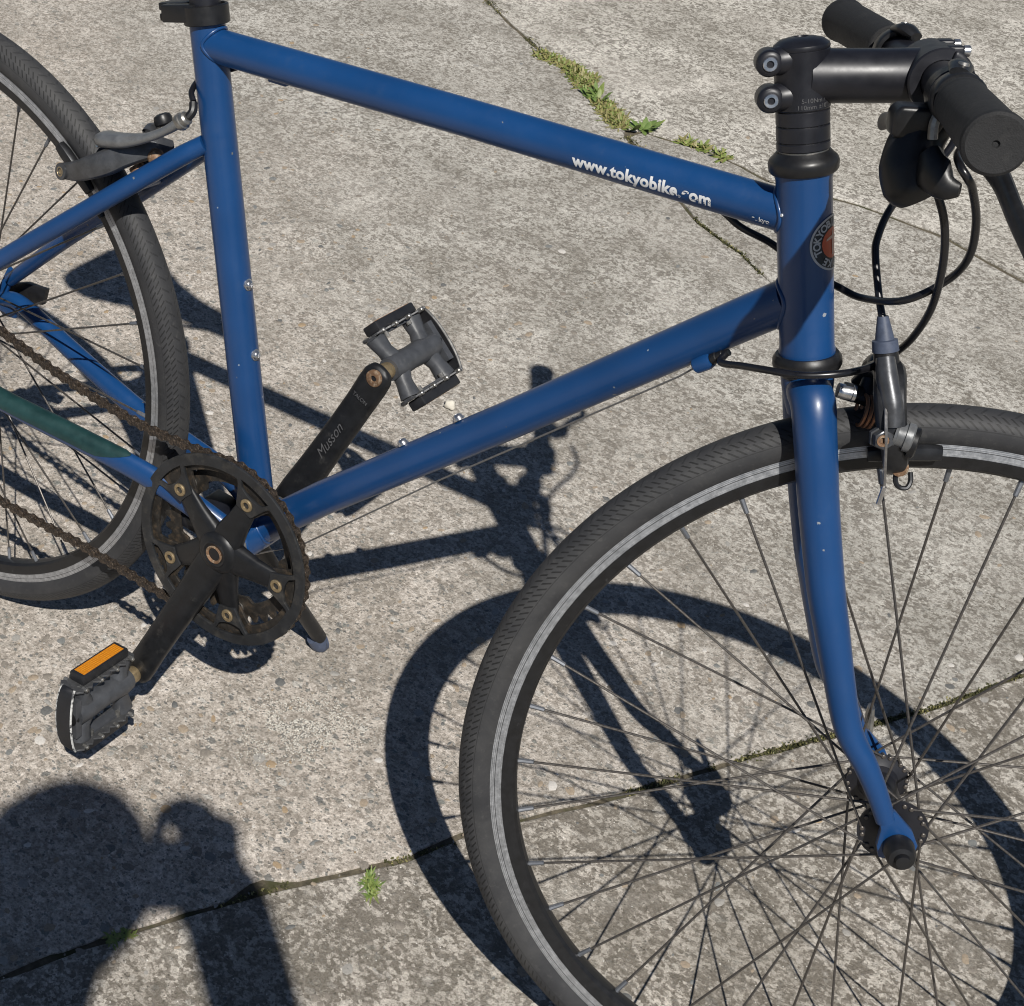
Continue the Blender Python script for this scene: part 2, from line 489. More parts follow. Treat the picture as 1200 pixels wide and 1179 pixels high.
    hgt = math_n(nt, 'SUBTRACT', math_n(nt, 'ADD', hgt, math_n(nt, 'MULTIPLY', g2, .8)), math_n(nt, 'MULTIPLY', pit, .8))
    bump(nt, math_n(nt, 'ADD', math_n(nt, 'ADD', hgt, math_n(nt, 'MULTIPLY', cl, .35)), math_n(nt, 'MULTIPLY', mid, 1.2)), .85, .0019, b)
    return m

def leaf_mat(name, a, b_, rough=.55):
    m, nt, b, n, l = new_mat(name)
    oi = N(nt, "ShaderNodeTexCoord").outputs["Object"]
    f = noise(nt, oi, 160, 3, .6)
    l.new(ramp(nt, f, [(.3, a), (.7, b_)]), b.inputs["Base Color"])
    b.inputs["Roughness"].default_value = rough
    b.inputs["Subsurface Weight"].default_value = 0.0
    return m

def chain_mat():
    m, nt, b, n, l = new_mat("rusty_chain")
    co = objcoord(nt)
    ri = N(nt, "ShaderNodeObjectInfo").outputs["Random"]
    f = noise(nt, co, 420, 5, .7)
    c = ramp(nt, f, [(.34, (.014, .012, .011)), (.48, (.045, .034, .026)), (.60, (.105, .075, .052)), (.68, (.36, .31, .26))])
    c = mix(nt, math_n(nt, 'MULTIPLY', ri, .45), c, (.03, .025, .021))
    l.new(c, b.inputs["Base Color"]); b.inputs["Metallic"].default_value = .35
    b.inputs["Roughness"].default_value = .55
    bump(nt, f, .4, .0006, b)
    return m

M = {}
M['paint'] = paint_mat()
M['tyre'] = tyre_mat()
M['rim'] = rim_mat()
M['chain'] = chain_mat()
M['black_rim'] = simple("black_anodised_rim", (.012, .012, .013), .38, .1, .3, 120, col2=(.10, .10, .10), thr=(.64, .8), dirt_scale=90)
M['black'] = simple("satin_black_alloy", (.012, .0125, .017), .40, .15, .25, 60, .03, spec=.6)
M['crank'] = simple("worn_black_alloy", (.012, .0125, .014), .42, .2, .3, 80, .1, col2=(.055, .053, .05), thr=(.6, .8), dirt_scale=50)
M['ring'] = simple("greasy_black_chainring", (.022, .023, .025), .5, .2, .35, 60, .15, col2=(.075, .068, .058), thr=(.52, .78), dirt_scale=42)
M['grease'] = simple("greasy_brown_steel", (.034, .030, .026), .55, .4, .4, 150, .2, col2=(.085, .060, .038), thr=(.5, .7), dirt_scale=120)
M['rubber'] = simple("grip_rubber", (.019, .019, .020), .70, 0, .25, 260, .5, spec=.35, col2=(.045, .044, .043), thr=(.55, .8), dirt_scale=45)
M['plastic'] = simple("black_plastic", (.010, .010, .011), .4, 0, .2, 120, .05)
M['grey_plastic'] = simple("grey_pedal_resin", (.056, .059, .066), .46, 0, .25, 90, .2, col2=(.12, .118, .115), thr=(.62, .85), dirt_scale=70)
M['dark_plastic'] = simple("dark_reflector_housing", (.014, .0145, .017), .5, 0, .25, 110, .1)
M['brake'] = simple("grey_brake_alloy", (.095, .098, .105), .38, .6, .25, 90, .12, col2=(.03, .03, .032), thr=(.52, .7), dirt_scale=60)
M['brake_silver'] = simple("silver_grey_alloy", (.20, .205, .21), .40, .5, .25, 90, .1, col2=(.09, .09, .092), thr=(.55, .75), dirt_scale=60)
M['brake_dark'] = simple("dark_brake_alloy", (.028, .029, .032), .36, .5, .3, 90, .1)
M['steel'] = simple("bright_steel", (.62, .62, .63), .28, .95, .2, 160)
M['dull_steel'] = simple("dull_steel", (.34, .33, .31), .4, .85, .3, 160, .1)
M['spoke'] = simple("tarnished_spoke_steel", (.115, .105, .096), .36, .7, .35, 90, col2=(.055, .045, .038), thr=(.48, .66), dirt_scale=60)
M['nipple'] = simple("nickel_nipple", (.22, .23, .25), .42, .7, .2, 200)
M['rust'] = simple("rusty_bolt_steel", (.20, .115, .065), .6, .3, .35, 260, .3, col2=(.34, .27, .19), thr=(.5, .66), dirt_scale=300)
M['brass'] = simple("brassy_bolt_head", (.38, .29, .17), .42, .7, .25, 260, .1)
M['scuff'] = simple("scuffed_white_edge", (.62, .62, .60), .6, 0, .2, 300, .3, col2=(.05, .05, .055), thr=(.5, .58), dirt_scale=220)
M['cage'] = simple("worn_cage_steel", (.085, .086, .09), .55, .5, .3, 150, .2, col2=(.30, .30, .29), thr=(.6, .72), dirt_scale=260)
M['copper'] = simple("copper_coloured_spring", (.33, .17, .10), .42, .7, .25, 160)
M['cable'] = simple("glossy_cable_housing", (.008, .008, .010), .30, 0, .2, 100, spec=.6)
M['boot'] = simple("blue_grey_rubber_boot", (.06, .075, .115), .5, 0, .2, 150, .1)
M['wire'] = simple("bare_cable_wire", (.30, .29, .28), .4, .8, .2, 400)
M['tape'] = simple("green_chainstay_guard", (.009, .036, .036), .45, 0, .35, 55, .1, col2=(.022, .046, .062), thr=(.6, .82), dirt_scale=40)
M['decal'] = simple("white_lettering", (.78, .79, .80), .45, 0, .08, 300)
M['faint'] = simple("faint_grey_print", (.085, .085, .088), .5, 0, .2, 300)
M['badge_black'] = simple("badge_black", (.012, .012, .014), .3, 0, .1, 100)
M['badge_white'] = simple("badge_silver_print", (.42, .43, .44), .35, .1, .1, 200)
M['badge_orange'] = simple("badge_orange", (.52, .085, .025), .35, 0, .2, 90)
M['badge_pale'] = simple("badge_pale_figure", (.62, .40, .28), .4, 0, .1, 90)
M['qr'] = simple("quick_release_black", (.013, .013, .014), .45, 0, .2, 90)
M['soil'] = simple("joint_soil", (.095, .080, .054), .95, 0, .55, 160, .9, col2=(.050, .050, .020), thr=(.5, .62), dirt_scale=26)
M['leaf'] = leaf_mat("weed_leaf", (.12, .17, .035), (.24, .28, .08))
M['leaf2'] = leaf_mat("dry_weed_leaf", (.18, .17, .06), (.33, .29, .13))
M['broad'] = leaf_mat("broad_weed_leaf", (.085, .145, .032), (.17, .235, .065))
M['moss'] = leaf_mat("moss_leaf", (.030, .034, .010), (.085, .082, .026), .85)
M['stone'] = simple("pale_pebble", (.60, .56, .48), .8, 0, .15, 200, .3)
M['sand_l'] = simple("pale_sand_grain", (.52, .50, .45), .7, 0, .35, 400)
M['sand_d'] = simple("dark_sand_grain", (.14, .135, .125), .7, 0, .35, 400)
M['saddle'] = simple("saddle_vinyl", (.014, .014, .015), .5, 0, .2, 100, .1)
M['skin'] = simple("skin", (.50, .30, .21), .5, 0, .08, 60)
M['cloth'] = simple("dark_jacket_cloth", (.05, .055, .07), .85, 0, .2, 300, .3)
M['jeans'] = simple("denim", (.05, .07, .12), .85, 0, .25, 400, .3)
M['hair'] = simple("dark_hair", (.02, .015, .012), .6, 0, .3, 300, .3)
M['conc_mid'] = concrete_mat("concrete_middle_slab", 1.0, (.985, 1.0, 1.015), .20, 0)
M['conc_near'] = concrete_mat("concrete_near_slab", .30, (1.04, 1.02, 1.01), .95, 3)
M['conc_far'] = concrete_mat("concrete_far_slab", .15, (1.22, 1.21, 1.21), .16, 7)

def amber_mat():
    m, nt, b, n, l = new_mat("amber_reflector_lens")
    co = N(nt, "ShaderNodeTexCoord").outputs["Object"]
    v = N(nt, "ShaderNodeTexVoronoi", Scale=420); v.inputs["Randomness"].default_value = .15; l.new(co, v.inputs["Vector"])
    c = ramp(nt, v.outputs["Distance"], [(.1, (.80, .33, .02)), (.6, (.50, .16, .006))])
    l.new(c, b.inputs["Base Color"]); b.inputs["Roughness"].default_value = .18
    bump(nt, v.outputs["Distance"], .5, .0006, b)
    return m
M['amber'] = amber_mat()

# ================================================================== THE GROUND
def jit(pts, step=.011, amp=.0022, seed=0, lo=.002):
    """densify a polyline and roughen it like a broken concrete edge"""
    out = []
    for a, b in zip(pts[:-1], pts[1:]):
        a, b = V(*a, 0), V(*b, 0)
        k = max(1, int((b - a).length / step)) if (a - V(.4, .5, 0)).length < 3.2 else 1
        d = (b - a).normalized(); nn = V(-d.y, d.x, 0)
        for i in range(k):
            p = a + (b - a) * (i / k)
            q = p * 28 + V(seed * 7.3, 0, 0)
            n1 = mnoise.noise(q) * amp + mnoise.noise(q * 3.7) * amp * .6 + mnoise.noise(q * .25) * amp
            out.append(p + nn * (n1 + lo))
    out.append(V(*pts[-1], 0))
    return [(p.x, p.y) for p in out]

J1 = [(-3.2, -6.3), (.30, -.585), (.4212, -.3688), (.4418, -.3274), (.4931, -.2392), (.5183, -.198), (.5446, -.1567), (.5633, -.1297), (.6267, -.0417), (.6496, .0109),
      (.7322, .1277), (.7827, .2097), (.8197, .2679), (.8636, .3354), (.9498, .4657), (1.0053, .5706), (1.5, 1.40), (4.0, 5.6)]
J2 = [(-4.2, 4.6), (-1.2, 2.26), (-.4048, 1.6832), (-.2741, 1.5961), (-.1618, 1.5304), (-.1012, 1.5167), (-.037, 1.4644), (.0578, 1.3836), (.095, 1.378), (.1083, 1.39),
      (.2175, 1.402), (.2852, 1.3941), (.3369, 1.3783), (.4792, 1.405), (.6165, 1.4), (.7507, 1.3557), (1.2, 1.27), (1.41, 1.25)]
J3 = [(.0957, 1.3582), (.17, 1.30), (.2786, 1.2126), (.3132, 1.1866), (.3682, 1.1609), (.4014, 1.1493), (.4273, 1.129), (.4794, 1.0973), (.55, 1.052)]

ground = MB()
ground.add([(-60, -60, -.0024), (60, -60, -.0024), (60, 60, -.0024), (-60, 60, -.0024)], [[0, 1, 2, 3]])
ground_o = ground.build("ground", M['soil'], sharp=0, kind="structure", label="dark soil bed showing in the joints between the concrete slabs")
pavement = empty("pavement")
tag(pavement, kind="structure", label="weathered concrete paving laid in large slabs with weedy joints")

def off(pts, d):
    o = []
    for i, p in enumerate(pts):
        a = Vector(pts[max(0, i - 1)]); b = Vector(pts[min(len(pts) - 1, i + 1)])
        t = (b - a).normalized()
        o.append((p[0] - t.y * d, p[1] + t.x * d))
    return o
def slab(name, loop, mat, label):
    me = curve_mesh(name, [loop], .03, .0016, mat)
    return inst(name, me, pavement, Matrix.Translation((0, 0, -.015)), label=label)

j1n = jit(off(J1, -.0028), amp=.0019, seed=1, lo=0); j1f = jit(off(J1, .0030), amp=.0019, seed=2, lo=0)
# a broken corner of the near joint
j1f = [(x, y) if not (.525 < x < .556) else (x - .009 * math.sin((x - .525) / .031 * math.pi), y + .009 * math.sin((x - .525) / .031 * math.pi)) for x, y in j1f]
slab("slab", j1n + [(6.5, 5.6), (6.5, -6.3)], M['conc_near'], "greyish near concrete slab with pale worn blotches")
# middle slab: between the two joints, notched by the hairline crack
ka = [i for i, p in enumerate(J2) if p == (.0957, 1.378) or p == (.095, 1.378)][0]
j2 = jit(off(J2, -.004), seed=3, lo=0)
j2l = jit(off(J2[:ka + 1], -.004), seed=3, lo=0); j2r = jit(off(J2[ka:], -.004), seed=4, lo=0)
wn_ = len(J3)
c_l = [(p[0] - .0045 * (1 - i / (wn_ - 1)) * .55, p[1] - .0045 * (1 - i / (wn_ - 1)) * .8) for i, p in enumerate(J3)]
c_r = [(p[0] + .0045 * (1 - i / (wn_ - 1)) * .55, p[1] + .0045 * (1 - i / (wn_ - 1)) * .8) for i, p in enumerate(J3)]
c_l = jit(c_l, .008, .0016, 5, 0); c_r = jit(c_r, .008, .0016, 5, 0)
mid_loop = j1f + j2r[::-1][:-1] + c_r + c_l[::-1][1:] + j2l[::-1][1:]
slab("slab", mid_loop, M['conc_mid'], "middle concrete slab under the bicycle with exposed pebbles")
j2f = jit(off(J2, .004), seed=6, lo=0)
slab("slab", j2f + [(4.0, 5.9), (4.0, 9), (-4.2, 9)], M['conc_far'], "pale smooth concrete slab beyond the weedy joint")

# ================================================================== THE BICYCLE (coordinates: rear hub at 0, x forward, y away from the camera, z up in the leaning frame plane)
LEAN = -0.1556725
ZG = -0.31119303
BASE = V(.4049, 0, ZG / math.cos(LEAN))
Rx = Matrix.Rotation(LEAN, 4, 'X')
bike = empty("bicycle")
bike.matrix_world = Matrix.Translation(V(0, 0, -ZG)) @ Rx @ Matrix.Translation(BASE)
FR[bike.name] = Matrix.Identity(4)
tag(bike, "blue city bicycle leaning on its kickstand on weathered concrete, front wheel turned away", "bicycle")
F0 = Matrix.Translation(-BASE)
MS = Matrix(((0.89295, -0.44875, -0.03554, 0.98165), (0.44875, 0.88115, 0.14897, 0.02315), (-0.03554, -0.14897, 0.9882, -0.00273), (0, 0, 0, 1)))
FS = F0 @ MS                                            # steered frame, front hub at 0
BB = V(.4049, 0, -.0503)
HTd = V(-.3153, 0, .949).normalized()
HT0 = V(.8089, 0, .380)                                 # a point on the head-tube axis
def ht(s): return HT0 + HTd * s
ht_top, ht_bot = ht(.064), ht(-.062)

# ---- frame
b = MB().cyl(BB + V(0, -.034, 0), BB + V(0, .034, 0), .0205, 28, .0012)
frame = b.build("frame", M['paint'], bike, F0)
ST_T, ST_B = V(.2913, 0, .3896), BB + V(.006, 0, .012)
def tubepart(name, pts, r, parent=frame, mat='paint', n=24, F=F0, **kw):
    extra = {k: kw.pop(k) for k in ('flat', 'up', 'smooth', 'cap', 'square') if k in kw}
    return MB().tube(pts, r, n, **extra).build(name, M[mat], parent, F, **kw)
st_dir = (ST_T - ST_B).normalized()
seat_tube = tubepart("seat_tube", [ST_B, ST_B + (ST_T - ST_B) * .5, ST_T], .0147, n=28)
top_tube = tubepart("top_tube", [V(.300, 0, .3748), V(.549, 0, .3935), V(.80, 0, .4108)], .0141, n=28)
down_tube = tubepart("down_tube", [BB + V(.008, 0, .006), V(.4735, 0, .0204), V(.6294, 0, .1749), V(.7843, 0, .3314), V(.806, 0, .353)], .0153, n=28)
b = MB().lathe(ht_bot, ht_top - ht_bot, [(0, .0184), (.004, .0184), (.006, .0178), (.120, .0178), (.122, .0184), (.126, .0184)], 32)
head_tube = b.build("head_tube", M['paint'], frame, F0)
# weld fillets
def fillet(name, p, d, r, r2, L):
    return MB().lathe(p, d, [(0, r2), (L * .3, r + (r2 - r) * .45), (L * .65, r + (r2 - r) * .12), (L, r - .0002)], 28).build(name, M['paint'], frame, F0)
td = (V(.80, 0, .4108) - V(.549, 0, .3935)).normalized()
dd = (V(.7843, 0, .3314) - V(.6294, 0, .1749)).normalized()
def weld(o, d, r1, co_, cd_, r2, sgn):
    o, d, co_, cd_ = Vector(o), Vector(d).normalized(), Vector(co_), Vector(cd_).normalized()
    u = d.orthogonal().normalized(); w = d.cross(u); pts = []
    for i in range(40):
        a = 2 * math.pi * i / 40
        p = o + (u * math.cos(a) + w * math.sin(a)) * r1
        q = p - co_; q -= cd_ * q.dot(cd_); e = d - cd_ * d.dot(cd_)
        A, B, C_ = e.dot(e), 2 * q.dot(e), q.dot(q) - r2 * r2
        D = B * B - 4 * A * C_
        if D < 0: D = 0
        t = (-B - sgn * math.sqrt(D)) / (2 * A)
        pts.append(p + d * t)
    MB().tube(pts, .0016, 8, closed=True).build("weld_bead", M['paint'], frame, F0, sharp=0)
weld(V(.549, 0, .3935), td, .0141, HT0, HTd, .0178, 1)
weld(V(.6294, 0, .1749), dd, .0153, HT0, HTd, .0178, 1)
weld(V(.549, 0, .3935), td, .0141, ST_T, st_dir, .0147, -1)
weld(V(.6294, 0, .1749), dd, .0153, BB, V(0, 1, 0), .0205, -1)
weld(ST_T, st_dir, .0147, BB, V(0, 1, 0), .0205, -1)
# stays
near_ss = tubepart("seat_stay", [V(.309, -.009, .2945), V(.2836, -.021, .2722), V(.20, -.041, .1964), V(.12, -.052, .1252), V(.022, -.064, .034)], [.0080, .0086, .0086, .0083, .0072], smooth=6, n=18)
far_ss = tubepart("seat_stay", [V(.309, .009, .2945), V(.2836, .021, .2722), V(.20, .041, .1964), V(.12, .052, .1252), V(.022, .064, .030)], [.0080, .0086, .0086, .0083, .0072], smooth=6, n=18)
near_cs = tubepart("chain_stay", [BB + V(-.012, -.022, .002), V(.345, -.036, -.028), V(.2922, -.046, -.0165), V(.21, -.054, -.0135), V(.1371, -.060, -.0115), V(.02, -.064, -.004)], [.0125, .0128, .0122, .0112, .0098, .0080], flat=[.7, .62, .62, .8, .95, 1], up=(0, 0, 1), smooth=6, n=18)
far_cs = tubepart("chain_stay", [BB + V(-.012, .022, .002), V(.345, .034, -.036), V(.2922, .040, -.032), V(.2251, .045, -.0275), V(.13, .054, -.010), V(.0435, .062, .0085), V(.012, .065, .004)], [.0125, .0125, .0120, .0110, .0098, .0088, .008], flat=[.7, .65, .7, .85, 1, 1, 1], up=(0, 0, 1), smooth=6, n=18)
tubepart("stay_bridge", [V(.232, -.034, .2275), V(.236, 0, .231), V(.232, .034, .2275)], .0062, smooth=5, n=12)
tubepart("stay_bridge", [V(.335, -.036, -.032), V(.335, .034, -.036)], .006, n=12)
for s in (-1, 1):
    pl = [(.030, .040), (.020, .044), (.006, .012), (-.010, .006), (-.014, -.010), (-.006, -.014), (.004, -.005), (.016, -.014), (.034, -.010), (.036, .004), (.018, .012)]
    MB().prism(pl, V(0, .063 * s - .0025, 0), V(1, 0, 0), V(0, 0, 1), V(0, 1, 0), .005).build("dropout", M['paint'], frame, F0, bevel=.001)
# green guard wrapped over the near chain stay
g = MB()
cs_c = catmull([V(.292, -.046, -.0165), V(.21, -.054, -.0135), V(.1371, -.060, -.0115), V(.05, -.0625, -.006)], 10)
cs_r = lerp_list([.0122, .0112, .0098, .0086], len(cs_c)); cs_f = lerp_list([.62, .8, .95, 1.0], len(cs_c))
vs, fs = [], []; na = 11
for i, p in enumerate(cs_c):
    t = (cs_c[min(i + 1, len(cs_c) - 1)] - cs_c[max(i - 1, 0)]).normalized()
    u = (V(0, 0, 1) - t * t.z).normalized(); w = t.cross(u)
    x = i / (len(cs_c) - 1)
    span = 1.45 * min(1, (x * 7 + .02)) ** .6
    for j in range(na):
        a = -.25 + span * (j / (na - 1) * 2 - 1)
        vs.append(p + u * ((cs_r[i] + .0011) * math.cos(a)) - w * ((cs_r[i] * cs_f[i] + .0011) * -math.sin(a)))
for i in range(len(cs_c) - 1):
    for j in range(na - 1): fs.append([i * na + j, i * na + j + 1, (i + 1) * na + j + 1, (i + 1) * na + j])
g.add(vs, fs).build("chain_stay_guard", M['tape'], frame, F0, label="dark green protective strip")
# bottle bolts: domed steel heads
bolt = MB().lathe((0, 0, 0), (0, 0, 1), [(-.001, .0052), (.0008, .0052), (.001, .0043), (.0025, .0040), (.0036, .0030), (.0040, .0019), (.0028, .0016)], 14)
bolt_me = None
def bolt_at(p, n_):
    global bolt_me
    q = n_.to_track_quat('Z', 'Y').to_matrix().to_4x4()
    Fm = F0 @ Matrix.Translation(p) @ q
    if bolt_me is None:
        o = bolt.build("bottle_bolt", M['steel'], frame, Fm); bolt_me = o.data
        o.data = bolt_me
    else: inst("bottle_bolt", bolt_me, frame, Fm)
stn = V(st_dir.z, 0, -st_dir.x)
for px, pz in ((.3606, .1828), (.3763, .1212)):
    s = (V(px, 0, pz) - ST_B).dot(st_dir); bolt_at(ST_B + st_dir * s + stn * .0145, stn)
dtn = V(-dd.z, 0, dd.x)
for px, pz in ((.5391, .1089), (.5839, .1542)):
    s = (V(px, 0, pz) - V(.4735, 0, .0204)).dot(dd); bolt_at(V(.4735, 0, .0204) + dd * s + dtn * .0151, dtn)
# cable stop on the down tube and the bare gear cable under it
cs = V(.7640, -.0085, .2880)
b = MB().lathe(cs - dd * .007, dd, [(0, .0035), (.002, .0058), (.012, .0062), (.015, .0052)], 16)
b.tube([cs + V(-.004, .004, .004), cs + V(-.010, .010, .014)], .004, 10)
b.build("cable_stop", M['paint'], frame, F0)
MB().lathe(cs + dd * .0085, dd, [(0, .0042), (.004, .0042), (.0045, .0034), (.009, .0034), (.0095, .0028), (.014, .0026)], 14).build("barrel_adjuster", M['plastic'], frame, F0)
tubepart("gear_cable", [cs, V(.7505, -.006, .2706), V(.5839, -.005, .0981), V(.4617, -.004, -.0347), V(.41, -.004, -.0745)], .0008, mat='wire', n=6, parent=bike)
for x, z, y_ in ((.3669, .3660, .004), (.70, .3920, .006)):
    MB().box(V(x, y_, z), td, V(0, 1, 0), V(-td.z, 0, td.x), .009, .005, .0032).build("cable_guide", M['paint'], frame, F0, bevel=.0012)
# head-tube vent and top-tube lettering
MB().cyl(ht(.034) + V(-.0095, -.0152, 0), ht(.034) + V(-.0099, -.0158, 0), .0011, 8).build("paint_chip", M['decal'], frame, F0)

def on_tube(bm, o, d, nrm, rad, flip=1):
    """wrap flat text (x along the tube, y round it) onto a tube: axis point o, direction d, text centre on nrm"""
    side = d.cross(nrm).normalized()
    for v in bm.verts:
        a = v.co.y / rad
        v.co = o + d * v.co.x + (nrm * math.cos(a) + side * (flip * math.sin(a))) * (rad + .00025 + v.co.z)
t0, t1 = V(.6362, 0, .3962), V(.7391, 0, .4038)
bm = text_bm("www.tokyobike.com", .0128, .0005, 0, 1.06)
xs = [v.co.x for v in bm.verts]; L0 = max(xs) - min(xs)
sc = .1050 / L0
for v in bm.verts: v.co.x *= sc
slice_bm(bm, .0008, .0016)
bmesh.ops.triangulate(bm, faces=bm.faces)
kill = []
for f in bm.faces:
    c = f.calc_center_median()
    fx = c.x / .1050 + .5
    w = mnoise.noise(c * 420) * .5 + mnoise.noise(c * 1100 + V(3, 1, 0)) * .5
    y = c.y / .0139
    amt = 0
    if .70 < fx: amt = (.12 - y * 1.5) if fx < .79 else (.22 - y * 1.1)
    if .795 < fx < .845: amt = .50 - y * 1.8
    if fx > .735 and w + amt > .52: kill.append(f)
bmesh.ops.delete(bm, geom=kill, context='FACES')
nrm = V(-td.z, 0, td.x)
dirn = (V(0, -1, 0) * math.cos(R(13)) + nrm * -math.sin(R(13))).normalized()
axis_o = V(.549, 0, .3935) + td * ((V(.6875, 0, .4035) - V(.549, 0, .3935)).dot(td))
on_tube(bm, axis_o, td, dirn, .0141, -1)
bm_obj("lettering", bm, M['decal'], frame, F0, label="white web address, partly scraped off")
bm = text_bm("tokyo", .0052, .0001); slice_bm(bm, .0012)
on_tube(bm, V(.549, 0, .3935) + td * .2265, td, (V(0, -1, 0) * math.cos(R(24)) + nrm * -math.sin(R(24))).normalized(), .0141, -1)
bmesh.ops.delete(bm, geom=[f for f in bm.faces if mnoise.noise(f.calc_center_median() * 500) > -.08], context='FACES')
bm_obj("lettering", bm, M['decal'], frame, F0, label="small worn white lettering")

# head badge: a round sticker wrapped on the front of the head tube
BC = HT0 + HTd * .0165
def badge_ring(name, r0, r1, mat, lift, n=64, k=5):
    mb = MB(); vs, fs = [], []
    for i in range(k + 1):
        r = r0 + (r1 - r0) * i / k
        for j in range(n):
            a = 2 * math.pi * j / n
            vs.append((r * math.cos(a), r * math.sin(a), lift))
    for i in range(k):
        for j in range(n): fs.append([i * n + j, i * n + (j + 1) % n, (i + 1) * n + (j + 1) % n, (i + 1) * n + j])
    mb.add(vs, fs)
    return mb
bside = V(0, -1, 0); bfront = V(HTd.z, 0, -HTd.x)
bcen = (bfront * math.cos(R(1)) + bside * math.sin(R(1))).normalized()
def wrap_badge(v):
    # x: round the tube (to the viewer's left = camera side), y: up the tube
    a = v.x / .0178
    tang = HTd.cross(bcen).normalized()
    return BC + HTd * v.y + (bcen * math.cos(a) + tang * math.sin(a)) * (.0178 + .0002 + v.z)
def badge_part(name, mb, mat, parent):
    mb.v = [wrap_badge(v) for v in mb.v]
    return mb.build(name, mat, parent, F0)
badge = badge_part("head_badge", badge_ring("b", .0004, .0178, None, .0001, 64, 12), M['badge_black'], frame)
badge["label"] = "round black badge with orange centre"
badge_part("badge_border", badge_ring("b", .0170, .0184, None, .0003), M['badge_white'], badge)
badge_part("badge_centre", badge_ring("b", .0004, .0102, None, .0003, 48, 8), M['badge_orange'], badge)
bm = bmesh.new()
word = "TOKYOBIKE TOKYOBIKE "
for i, ch in enumerate(word):
    if ch == ' ': continue
    tb = text_bm(ch, .0066, .00022)
    a = R(200) - 2 * math.pi * i / len(word)
    for v in tb.verts:
        p = V(v.co.x, v.co.y, 0) + V(0, .0136, 0)
        q = a - math.pi / 2
        v.co = V(p.x * math.cos(q) - p.y * math.sin(q), p.x * math.sin(q) + p.y * math.cos(q), .0004)
    tmp = bpy.data.meshes.new("t"); tb.to_mesh(tmp); tb.free(); bm.from_mesh(tmp); bpy.data.meshes.remove(tmp)
for v in bm.verts: v.co = wrap_badge(v.co)
bm_obj("badge_lettering", bm, M['badge_white'], badge, F0)
fg = MB()
fg.add([(-.0012, -.008, .0006), (.0012, -.008, .0006), (.0014, .003, .0006), (-.0014, .003, .0006), (-.007, .002, .0006), (-.0068, .0034, .0006), (-.0014, .0052, .0006), (.0014, .0052, .0006), (.0068, .0034, .0006), (.007, .002, .0006), (0, .0085, .0006)],
       [[0, 1, 2, 3], [4, 3, 6, 5], [3, 2, 7, 6], [2, 9, 8, 7], [6, 7, 10]])
badge_part("badge_figure", fg, M['badge_pale'], badge)

# ---- headset, spacers, stem (steering axis)
ax_f = F0
def hs(s): return ht(s)
hl = MB().lathe(hs(-.062), -HTd, [(-.001, .0205), (.002, .0225), (.0065, .0228), (.0095, .0215), (.010, .0190), (.0125, .0192), (.0145, .0175)], 32)
headset = hl.build("headset", M['plastic'], bike, F0, label="black headset cups above and below the head tube")
MB().lathe(hs(.0635), HTd, [(-.001, .0205), (.001, .0220), (.006, .0224), (.0085, .0215), (.0105, .0192), (.013, .0172)], 32).build("headset_cup", M['plastic'], headset, F0)
for s0, s1 in ((.0775, .0830), (.0832, .0935), (.0937, .1033)):
    MB().lathe(hs(s0), HTd, [(0, .0161), (.0007, .0168), (s1 - s0 - .0007, .0168), (s1 - s0, .0161)], 32).build("spacer", M['black'], headset, F0)
MB().lathe(hs(.07), HTd, [(0, .0158), (.045, .0158)], 24).build("steerer_tube", M['dull_steel'], headset, F0)
# stem in the steered frame
SH = MS.inverted()
sdir = (SH.to_3x3() @ HTd).normalized()
SA = SH @ (hs(.1035))                                   # stem clamp bottom
BARC = V(-.139, 0, .5163)
stem = MB().lathe(SA, sdir, [(0, .0164), (.001, .0172), (.034, .0172), (.0372, .0175), (.0378, .0168)], 36)
clampmid = SA + sdir * .0205
stem_o = stem.build("stem", M['black'], bike, FS)
fw = (BARC - clampmid); fl = fw.length; fwd = fw.normalized()
MB().tube([clampmid + fwd * .004, clampmid + fwd * .02, clampmid + fwd * (fl - .030), clampmid + fwd * (fl - .012), clampmid + fwd * (fl - .003)], [.0178, .0175, .0174, .0182, .0192], 30, up=(0, 1, 0), flat=[.98, .98, .98, .95, .93]).build("stem_extension", M['black'], stem_o, FS)
# bar clamp and face plate
ey = V(0, 1, 0); ez2 = fwd.cross(ey) * -1
def ring_arc(a0, a1, r_in, r_out, hw, n=20):
    mb = MB(); vs, fs = [], []
    for i in range(n + 1):
        a = a0 + (a1 - a0) * i / n
        d = fwd * math.cos(a) + ez2 * math.sin(a)
        for (r, y) in ((r_in, -hw), (r_out - .001, -hw), (r_out, -hw + .0012), (r_out, hw - .0012), (r_out - .001, hw), (r_in, hw)):
            vs.append(BARC + d * r + ey * y)
    for i in range(n):
        for j in range(6): fs.append([i * 6 + j, i * 6 + (j + 1) % 6, (i + 1) * 6 + (j + 1) % 6, (i + 1) * 6 + j])
    fs.append(list(range(6))[::-1]); fs.append([n * 6 + j for j in range(6)])
    return mb.add(vs, fs)
ring_arc(R(74), R(286), .0131, .0203, .0220).build("bar_clamp", M['black'], stem_o, FS)
fp = ring_arc(R(-71), R(71), .0131, .0195, .0215)
for sy in (-1, 1):
    for sz_ in (-1, 1):
        fp.box(BARC + fwd * .0070 + ez2 * (.0170 * sz_) + ey * (.0135 * sy), fwd, ey, ez2, .0050, .0060, .0036)
fp.build("face_plate", M['black'], stem_o, FS, bevel=.0016, segs=3)
for sz_ in (-1, 1):
    for sy in (-1, 1):
        MB().lathe(BARC + fwd * .0122 + ez2 * (.0170 * sz_) + ey * (.0135 * sy), fwd, [(0, .0036), (.0035, .0036), (.004, .0031), (.004, .0018), (.0022, .0016)], 12).build("stem_bolt", M['steel'], stem_o, FS)
